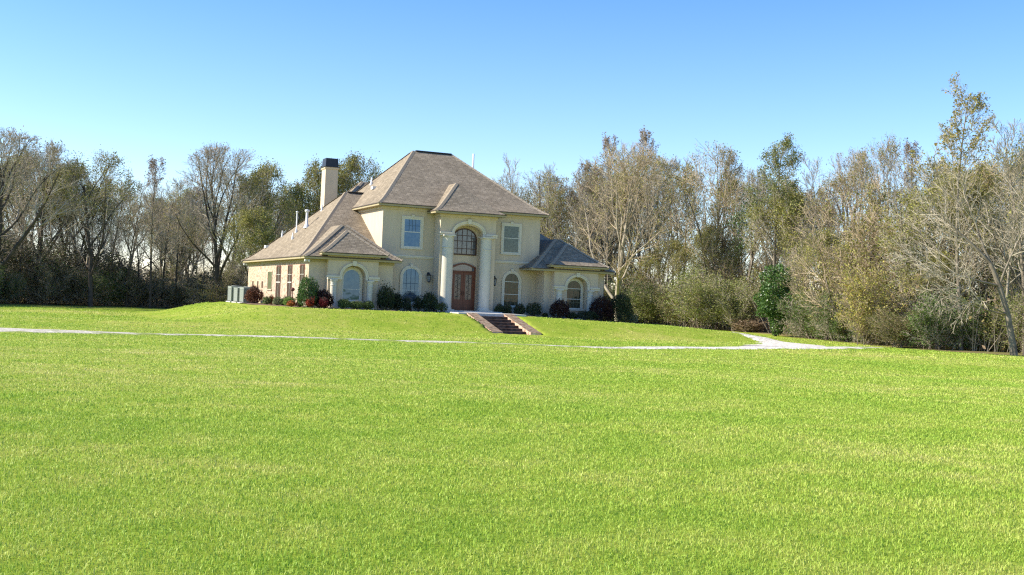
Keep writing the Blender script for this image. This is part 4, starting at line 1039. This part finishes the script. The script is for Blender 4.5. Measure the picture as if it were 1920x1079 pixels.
# edge of the wood: (px, distance) as measured along the grass line
EDGE = [(-260, 76), (-120, 80), (0, 86), (120, 92), (240, 96), (350, 99), (480, 103), (640, 107), (820, 112), (1000, 114), (1150, 112), (1250, 108), (1340, 100), (1420, 93), (1500, 84), (1560, 78), (1640, 71), (1700, 67), (1800, 64), (1900, 62), (2010, 60), (2130, 58)]
def edge_d(px): return float(np.interp(px, [e[0] for e in EDGE], [e[1] for e in EDGE]))
# deeper trees, alike and crowded
for i in range(100):
    left = i < 42
    px = rt.uniform(-180, 720) if left else rt.uniform(930, 2080)
    if px > 1460 and rt.random() < .35: continue
    row = i % 3; dist = edge_d(px) + 5 + row * 9 + rt.uniform(0, 8)
    top = float(np.interp(px, [-180, 60, 170, 250, 330, 420, 500, 600, 720, 930, 1000, 1100, 1240, 1330, 1400, 1450, 1500, 1560, 1650, 1750, 1900, 2080],
                              [235, 275, 300, 345, 335, 295, 322, 318, 330, 335, 318, 290, 280, 280, 305, 330, 345, 318, 280, 278, 250, 235])) + rt.uniform(6, 60)
    h = z_of(px, top, dist) - float(H(*at_px(px, dist)))
    kind = rt.choice(['broad_a', 'tall_b', 'tall_c', 'tall_a', 'broad_c', 'tall_a', 'oak_b'] if left else ['broad_a', 'pale_big', 'brown_a', 'brown_b', 'tall_a', 'tall_c', 'tall_b', 'brown_b', 'oak_b'])
    x, y = at_px(px, dist)
    plant_tree(kind, x, y, h, 'slim leafless tree crowded among others deep in the wood ' + ('left' if left else 'right') + ' of the house', 'crowded trees deep in the wood ' + ('left' if left else 'right') + ' of the house', rz=rt.uniform(0, 6.28))
# understory saplings
for i in range(84):
    left = i < 28
    px = rt.uniform(-200, 700) if left else rt.uniform(940, 2060)
    if not left and i > 62: continue
    dist = edge_d(px) + rt.uniform(2, 13) + (3.5 if px > 1780 else 0); x, y = at_px(px, dist)
    k = rt.choice(['under_a', 'under_b']) if not left else rt.choice(['under_a', 'under_a', 'thicket_d'])
    h = rt.uniform(5.5, 10) if not left else rt.uniform(3.8, 7.5)
    plant_tree(k, x, y, h, 'many stemmed sapling in the shaded understory ' + ('left' if left else 'right') + ' of the house', 'understory saplings ' + ('left' if left else 'right') + ' of the house', rz=rt.uniform(0, 6.28), name='sapling', cat='sapling', parts=('stems', 'foliage'))
# thicket along the grass line
px = -230.
while px < 2080:
    if 700 < px < 960: px = 960.
    d = edge_d(px) + rt.uniform(-.3, 1.2) + (3.2 if px > 1790 else 0); left = px < 700; x, y = at_px(px, d)
    near_right = px > 1480
    if 1250 < px < 1530: px += 20; continue
    if left: k, h = rt.choice(['thicket_d', 'thicket_d', 'thicket_d', 'thicket_c', 'thicket_b']), rt.uniform(2.2, 3.8)
    else: k, h = rt.choice(['thicket_a', 'thicket_b', 'thicket_c', 'thicket_a', 'thicket_b'] if not near_right else ['thicket_c', 'thicket_c', 'thicket_a', 'thicket_b']), (rt.uniform(3.0, 5.6) if not near_right else rt.uniform(2.2, 4.4))
    plant_tree(k, x, y, h, ('dark evergreen bush in the shaded hedge line left of the house' if left else 'tangled olive bush in the thicket along the right wood edge'), 'bushes along the edge of the wood ' + ('left' if left else 'right') + ' of the house', rz=rt.uniform(0, 6.28), name='bush', cat='bush', parts=('stems', 'foliage'), width=h * rt.uniform(1.1, 1.6))
    px += rt.uniform(46, 74) if left else rt.uniform(32, 56) if px < 1480 else rt.uniform(36, 62)
for px, dd, top, lab in ((1545, 4, 430, 'half height olive leaved tree right of the evergreen'), (1600, 3, 400, 'olive leaved tree leaning over the yellow green tree'), (1680, 5, 430, 'olive tree behind the thicket, left of the tallest tree'),
                      (1745, 4, 470, 'low olive tree just left of the tallest tree'), (1255, 3, 450, 'olive tree rising behind the large rounded bush'), (1345, 6, 420, 'olive tree below the vine covered tree'), (1210, 3, 470, 'small olive tree right of the right house corner')):
    T('oak_b' if px % 2 else 'brown_b', px, edge_d(px) + dd, top, lab, GR, 95, rz=px * .37, name='leafy_tree')
for px in (35, 95, 205, 262, 305, 352, 385, 448):
    T('tall_a' if px % 2 else 'tall_c', px, edge_d(px) + rt.uniform(.5, 3), 360 + rt.uniform(-30, 60), 'slender dark stemmed tree at the front of the left wood', 'slender trees at the front of the left wood', rz=px)
for px, dd, top, k in ((945, 6, 335, 'brown_a'), (990, 9, 322, 'broad_c'), (1040, 5, 345, 'brown_b'), (1085, 8, 318, 'brown_a'), (1275, 8, 300, 'tall_c'), (1500, 9, 350, 'tall_a'), (1765, 7, 300, 'tall_c'), (1850, 6, 290, 'brown_b'), (1700, 8, 292, 'tall_a')):
    T(k, px, edge_d(px) + dd, top, 'slim leafless tree crowded among others deep in the wood right of the house', 'crowded trees deep in the wood right of the house', rz=px * .61)
# single bushes that stand out
def B(kind, px, dist, top, wpx, label, name='bush', **kw):
    return T(kind, px, dist, top, label, None, wpx, name=name, cat='bush', parts=('stems', 'foliage'), **kw)
B('thicket_a', 1322, 98, 500, 170, 'large rounded olive bush that leads the thicket right of the house', rz=.4)
B('thicket_a', 1382, 95.5, 522, 110, 'olive bush leaning on the right flank of the large rounded bush', rz=1.4)
B('thicket_b', 1268, 103, 525, 95, 'brownish olive bush on the left flank of the large rounded bush', rz=2.4)
B('thicket_c', 1512, 83, 548, 80, 'dusky green bush just right of the glossy evergreen', rz=2.4)
B('reed', 1408, 94, 597, 60, 'clump of dry red brown reeds at the grass edge', name='reed_clump')
B('thicket_y', 1618, 71, 500, 120, 'yellow green leafed young tree in the right thicket', rz=2.)
B('thicket_a', 1560, 79, 545, 90, 'grey olive bush between the evergreen and the yellow green tree', rz=3.)
B('under_b', 404, 97, 525, 90, 'red brown bare bush left of the air conditioners', rz=2.)

# ------------------------------------------------------------------ shrubs
def shrub_mesh(seed, w, h, leaf, n, size, spiky=.15, stem='twig_dark', lump=.30, flat=0.):
    """leafy mound of given width and height with stems inside"""
    rng = np.random.default_rng(seed)
    d = rng.normal(0, 1, (n, 3)); d[:, 2] = np.where(rng.random(n) < .7, np.abs(d[:, 2]), -np.abs(d[:, 2]) * .6); d /= np.linalg.norm(d, axis=1)[:, None]
    lob = rng.normal(0, 1, (9, 3)); lob /= np.linalg.norm(lob, axis=1)[:, None]; lob[:, 2] = np.abs(lob[:, 2])
    k = np.max(np.exp(-((1 - d @ lob.T) / .10)), axis=1)
    rad = (1 - lump) + lump * k + rng.normal(0, .06, n)
    rad *= np.where(rng.random(n) < .35, rng.uniform(.45, .95, n), 1.0)
    if spiky: rad += spiky * (rng.random(n) ** 6) * np.maximum(0, d[:, 2])
    P = d * rad[:, None]; P[:, 0] *= w / 2; P[:, 1] *= w / 2; P[:, :2] *= np.where(d[:, 2:3] < 0, 1.12, 1.0); P[:, 2] = h * .36 + P[:, 2] * h * np.where(d[:, 2] > 0, .64, .46)
    P[:, 2] = np.maximum(P[:, 2], .03)
    V, F = leaf_quads(rng, P, size, .6, d)
    p = Plant(seed + 500)
    for j in range(16):
        a = rng.uniform(0, 6.28); r = rng.uniform(.1, .42) * w; top = np.array([r * math.cos(a), r * math.sin(a), h * rng.uniform(.6, .92)])
        mid = top * np.array([.45, .45, .5]); p.add(0, 4, (0, 0, -.05), mid, .02, .013); p.add(0, 3, mid, top, .013, .006)
    if spiky:
        for j in range(26):
            a = rng.uniform(0, 6.28); r = rng.uniform(.0, .45) * w; b0 = np.array([r * math.cos(a) * .6, r * math.sin(a) * .6, h * .6]); t = np.array([r * math.cos(a), r * math.sin(a), h * rng.uniform(.9, 1.08 + spiky * .25)])
            p.add(0, 3, b0, t, .008, .004)
    Vs, Fs = p.tubes(0)
    return quads_mesh('stems', Vs, Fs, [M[stem]]), quads_mesh('foliage', V, F, [M[leaf]])
def shrub(u, v, w, h, leaf, label, n=2600, size=.07, seed=1, name='shrub', group='shrubs planted along the house', world=None, **kw):
    x, y = world if world else h2w(u, v); z = float(H(x, y)) + .02
    o = empty(name, (x, y, z), seed * 1.3); tag(o, label, 'shrub', group)
    a, b = shrub_mesh(seed, w, h, leaf, n, size, **kw); mesh_obj('stems', a, o); mesh_obj('foliage', b, o)
SH = [
 (-11.63, 6.0, 1.15, 1.08, 'leaf_cop', 'copper red shrub beside the grey air conditioners', 3000, dict(spiky=.2)),
 (-11.44, 3.0, .55, .50, 'leaf_box', 'small dull green ball shrub right of the copper red shrub', 900, {}),
 (-11.12, 3.2, .42, .58, 'leaf_orange', 'slim rust coloured shrub between two small green ones by the brick wall', 700, dict(spiky=.3)),
 (-11.14, 1.5, .62, .50, 'leaf_var', 'grey green mound at the foot of the brick wall', 1200, {}),
 (-10.86, 1.2, .45, .42, 'leaf_box', 'low dark green shrub in front of the grey green mound', 900, {}),
 (-10.60, 1.6, .45, .55, 'leaf_var', 'pale sage shrub below the second tall brick wall window', 900, {}),
 (-10.72, 0.0, .78, .55, 'leaf_lime', 'fresh light green mound left of the large holly bush', 1600, {}),
 (-10.95, -1.5, .62, .34, 'leaf_orange', 'low orange shrub in front of the light green mound', 900, {}),
 (-10.62, -2.0, .42, .36, 'leaf_burg', 'small dark burgundy shrub beside the low orange one', 700, {}),
 (-10.25, -2.4, 1.36, 1.66, 'leaf_gloss', 'large glossy green holly bush at the front left house corner', 5200, dict(lump=.22)),
 (-10.27, -3.2, .56, .55, 'leaf_red', 'bright scarlet shrub at the foot of the large holly bush', 1100, dict(spiky=.55, lump=.45)),
 (-9.42, -2.7, 1.12, .98, 'leaf_burg', 'round burgundy shrub left of the bay column', 3200, dict(lump=.2)),
 (-9.58, -3.35, .62, .55, 'leaf_dred', 'crimson shrub in front of the round burgundy shrub', 1100, dict(spiky=.4, lump=.4)),
 (-8.31, -3.0, .78, .58, 'leaf_box', 'clipped green shrub under the left bay window, first of three', 1800, {}),
 (-7.60, -3.0, .84, .50, 'leaf_box', 'clipped green shrub under the left bay window, middle of three', 1800, {}),
 (-6.90, -3.0, .72, .50, 'leaf_box', 'clipped green shrub under the left bay window, last of three', 1500, {}),
 (-5.60, -2.2, 1.12, 1.35, 'leaf_dark', 'tall spiky dark shrub between the left bay and the arched window', 3000, dict(spiky=.5, lump=.25)),
 (-4.75, -1.6, .80, .98, 'leaf_dark', 'dark shrub right of the tall spiky one', 1800, dict(lump=.2)),
 (-4.12, -1.6, .62, .76, 'leaf_dark', 'dark narrow shrub under the left arched window', 1300, dict(spiky=.3)),
 (-3.42, -1.6, .72, .84, 'leaf_dark', 'dark pointed shrub right of the small pale box', 1500, dict(spiky=.4)),
 (-2.78, -1.8, 1.02, 1.10, 'leaf_dark', 'wide dark shrub under the left lantern', 2600, dict(spiky=.3, lump=.2)),
 (-2.28, -2.6, .78, .56, 'leaf_green', 'low spiky green shrub at the foot of the left portico column', 900, dict(spiky=.5)),
 (1.94, -1.4, .60, .68, 'leaf_dark', 'dark clipped shrub right of the right portico column', 1500, {}),
 (2.42, -1.4, .62, .66, 'leaf_dark', 'dark clipped shrub left of the crawl vent', 1400, {}),
 (3.27, -1.4, .80, .72, 'leaf_dark', 'dark clipped shrub under the right arched window', 1900, {}),
 (4.02, -1.9, 1.12, .88, 'leaf_dark', 'round dark green shrub before the inner corner of the right wing', 2600, {}),
 (4.68, -2.2, .44, .28, 'leaf_dark', 'tiny shrub left of the burgundy shrub at the right bay', 500, {}),
 (5.42, -2.7, 1.28, 1.10, 'leaf_burg', 'loose burgundy shrub at the left column of the right bay', 3000, dict(spiky=.25, lump=.2)),
 (6.12, -3.0, .82, .42, 'leaf_dark', 'low dark shrub under the right bay window', 1300, {}),
 (7.15, -3.1, 1.45, .62, 'leaf_dark', 'long low dark shrub at the right column of the right bay', 2400, {}),
 (8.30, -2.8, 1.60, 1.52, 'leaf_burg', 'big dark burgundy shrub at the right house corner', 4600, dict(spiky=.2, lump=.22)),
 (9.70, -2.6, 1.52, 1.78, 'leaf_dark', 'tall round black green bush beyond the right house corner', 5600, dict(lump=.12)),
 (10.40, -3.0, .86, .55, 'leaf_var', 'small grey shrub at the right end of the planting', 1500, {}),
]
for i, (u, v, w, h, lf, lab, n, kw) in enumerate(SH):
    shrub(u, v, w, h, lf, lab, n, .085 if h > .9 else .065, seed=100 + i, **kw)
# the big evergreen in the wood edge and the vine clump
def evergreen():
    x, y = at_px(1456, 85); z = float(H(x, y)); o = empty('evergreen_tree', (x, y, z)); tag(o, 'dense glossy dark green magnolia like tree at the wood edge', 'tree')
    rng = np.random.default_rng(9); hh = z_of(1456, 498, 85) - z; n = 8000
    d = rng.normal(0, 1, (n, 3)); d /= np.linalg.norm(d, axis=1)[:, None]
    lob = rng.normal(0, 1, (22, 3)); lob /= np.linalg.norm(lob, axis=1)[:, None]
    k = np.max(np.exp(-((1 - d @ lob.T) / .05)), axis=1); rad = (.55 + .48 * k) * np.where(rng.random(n) < .3, rng.uniform(.5, 1, n), 1) + rng.normal(0, .03, n)
    P = d * rad[:, None]; t = np.clip((P[:, 2] + 1) / 2, 0, 1); wx = 1.8 * (.92 + .08 * t); P[:, 0] *= wx; P[:, 1] *= wx; P[:, 2] = .1 + t * hh
    V, F = leaf_quads(rng, P, .2, .5, d); p = Plant(3)
    p.branch((0, 0, -.2), (0, 0, 1), hh * .9, .14, 0, dict(leaf_lv=9, trunk_lv=0, lv=[dict(n=6, wob=.04, tip=.2, sides=7), dict(k=16, t=(.1, 1), ang=(70, 40), len=.32, n=3, sides=4, rr=.4, shape=lambda t: 1.2 - .8 * t)]))
    V0, F0 = p.tubes(0); V1, F1 = p.tubes(1)
    mesh_obj('trunk', quads_mesh('trunk', V0, F0, [M['bark_dark']], smooth=True), o)
    A_, B_, I_ = join([(V1, F1, 0), (V, F, 1)]); mesh_obj('crown', quads_mesh('crown', A_, B_, [M['bark_dark'], M['leaf_gloss']], I_), o)
evergreen()
for o in list(C.objects):
    if o.name.startswith('vine_covered_tree'):
        rng = np.random.default_rng(4); s0 = o.scale
        c = np.array([[0, 0, z_of(1392, 400, 100) + 1.1], [.5, -.3, z_of(1392, 385, 100) + 1.1], [-.6, 0, z_of(1392, 418, 100) + 1.1], [.1, 0, z_of(1392, 450, 100) + 1.1]])
        P = c[rng.integers(0, 4, 1500)] + rng.normal(0, 1, (1500, 3)) * np.array([.55, .55, .5]); P /= np.array([s0.x, s0.y, s0.z])
        V, F = leaf_quads(rng, P, .22); mesh_obj('vine', quads_mesh('vine', V, F, [M['leaf_gloss']]), o)

# deep undergrowth that reads as one mass
def undergrowth():
    rng = np.random.default_rng(31); n = 90000
    px = rng.uniform(-320, 2200, n); e = np.interp(px, [q[0] for q in EDGE], [q[1] for q in EDGE]); d = e + 2 + rng.random(n) ** .8 * 42
    X = (px - 960) / 2100 * d; Y = d; left = px < 760
    cl = np.sin(X * .8 + 1.3 * np.sin(Y * .5)) * .5 + .5; hm = np.where(left, 3.2, 3.4) + 2.0 * cl * (.5 + .5 * np.sin(X * .27 + 2))
    Z = H(X, Y) + rng.random(n) ** 1.15 * hm
    P = np.stack([X, Y, Z], 1); V, F = leaf_quads(rng, P, .34, .5)
    a = rng.normal(0, .35, (30000, 3)); a[:, 2] = 1; i = rng.integers(0, n, 30000); P0 = P[i].copy(); P0[:, 2] = H(P0[:, 0], P0[:, 1]) - .05; P1 = P0 + a * rng.uniform(1.2, 4.2, 30000)[:, None]
    p = Plant(1); S = np.concatenate([P0, P1, np.full((30000, 1), .022), np.full((30000, 1), .008)], 1); p.seg[(0, 3)] = S
    Vs, Fs = p.tubes(0); mi = np.where(px < 760, np.where(rng.random(n) < .75, 1, 2), np.where(rng.random(n) < .5, 2, np.where(rng.random(n) < .5, 3, 1)))
    VV, FF, II = join([(Vs, Fs, 0), (V, F, 1)]); II[len(Fs):] = mi
    me = quads_mesh('undergrowth', VV, FF, [M['twig'], M['leaf_shade'], M['leaf_thicket'], M['leaf_brown']], II)
    tag(mesh_obj('undergrowth', me), kind='stuff')
undergrowth()
# leaf litter under the trees
def litter():
    V, F = [], []; pxs = np.arange(-330, 2230, 20)
    for p_ in pxs:
        e = edge_d(p_)
        for k, dd in enumerate((-.7, 1.5, 8, 20, 45)):
            d = e + dd + (.5 * math.sin(p_ * .13) if k == 0 else 0); x, y = at_px(p_, d); V.append((x, y, float(H(x, y)) + (.0 if k == 0 else .035)))
    for i in range(len(pxs) - 1):
        for k in range(4): a = i * 5 + k; F.append((a, a + 5, a + 6, a + 1))
    me = bpy.data.meshes.new('forest_floor'); me.from_pydata(V, [], F); me.materials.append(M['straw']); me.update(); tag(mesh_obj('forest_floor', me), kind='structure')
litter()

# ------------------------------------------------------------------ grass blades
def grass():
    rng = np.random.default_rng(5); Xs, Ys, Wd, Ht = [], [], [], []
    for d0, d1, dens, w, h in ((4.2, 9, 3600, .0055, .032), (9, 14, 2000, .0075, .034), (14, 22, 800, .011, .036), (22, 34, 300, .017, .038), (34, 50, 110, .026, .042), (50, 82, 36, .045, .05)):
        hw = .5 * d1 + 4; n = int((d1 - d0) * 2 * hw * dens); x = rng.uniform(-hw, hw, n); y = rng.uniform(d0, d1, n)
        ok = np.abs(x) < .5 * y + np.minimum(4, 1.4 + y * .06)
        if d1 > 40:
            u, v = w2h(x, y); ok &= ~((u > -13.3) & (u < 11.3) & (v > -3.9 + np.where(u < -10, 0, 0)) & (v < 18)) & ~((u > -2.4) & (u < 2.2) & (v > -9.6) & (v < 0))
            e = np.interp(x / y * 2100 + 960, [q[0] for q in EDGE], [q[1] for q in EDGE]); ok &= y < e - .3
            for path in PATHS:
                for k in range(len(path) - 1):
                    (ax, ay, aw, _), (bx, by, bw, _) = path[k], path[k + 1]; t = np.clip(((x - ax) * (bx - ax) + (y - ay) * (by - ay)) / ((bx - ax) ** 2 + (by - ay) ** 2), 0, 1)
                    dd = np.hypot(x - ax - t * (bx - ax), y - ay - t * (by - ay)); ok &= (dd > (aw + t * (bw - aw)) * .95) | (rng.random(n) < .04)
        x, y = x[ok], y[ok]
        # tufts: pull points towards clump centres
        Xs.append(x); Ys.append(y); Wd.append(w * rng.uniform(.6, 1.3, len(x))); Ht.append(h * rng.uniform(.5, 1.5, len(x)))
    X = np.concatenate(Xs); Y = np.concatenate(Ys); W = np.concatenate(Wd); Hh = np.concatenate(Ht); n = len(X)
    cl = .5 + .5 * np.sin(X * 7.1 + 2.1 * np.sin(Y * 5.3)) * np.sin(Y * 6.3 + 1.7 * np.sin(X * 4.1)); Hh *= .9 + .2 * cl
    Z = H(X, Y) - .004; P = np.stack([X, Y, Z], 1)
    a = rng.uniform(0, 6.28, n); side = np.stack([np.cos(a), np.sin(a), np.zeros(n)], 1); a2 = rng.uniform(0, 6.28, n); ln = rng.uniform(.1, 1.1, n)[:, None]
    lean = np.stack([np.cos(a2), np.sin(a2), np.zeros(n)], 1) * ln; up = np.array([0, 0, 1.])
    b0 = P - side * W[:, None] / 2; b1 = P + side * W[:, None] / 2
    m = P + (up + lean * .35) * Hh[:, None] * .55; t = P + (up * (1 - .35 * ln) + lean) * Hh[:, None]
    V = np.stack([b0, b1, m + side * W[:, None] * .42, t, m - side * W[:, None] * .42], 1).reshape(-1, 3)
    i = np.arange(n)[:, None] * 5; F = (i + np.array([[0, 1, 2, 4]])); G = i + np.array([[4, 2, 3, 3]])
    me = bpy.data.meshes.new('grass'); me.vertices.add(n * 5); me.vertices.foreach_set('co', V.astype('f').ravel())
    loops = np.concatenate([i + np.array([[0, 1, 2, 4]]), i + np.array([[4, 2, 3]])], 1)   # quad then triangle
    me.loops.add(n * 7); me.loops.foreach_set('vertex_index', loops.astype('i').ravel())
    me.polygons.add(n * 2); st_ = np.stack([np.arange(n) * 7, np.arange(n) * 7 + 4], 1).ravel(); me.polygons.foreach_set('loop_start', st_.astype('i')); me.polygons.foreach_set('loop_total', np.tile([4, 3], n).astype('i'))
    me.materials.append(M['blade']); me.update(calc_edges=True)
    at = me.attributes.new('tone', 'FLOAT', 'POINT'); at.data.foreach_set('value', np.repeat(rng.beta(2.2, 2.2, n) , 5).astype('f'))
    tag(mesh_obj('grass', me), kind='stuff'); print('blades', n)
grass()
for o in bpy.data.objects:
    if o.type == 'EMPTY': o.empty_display_size = .01
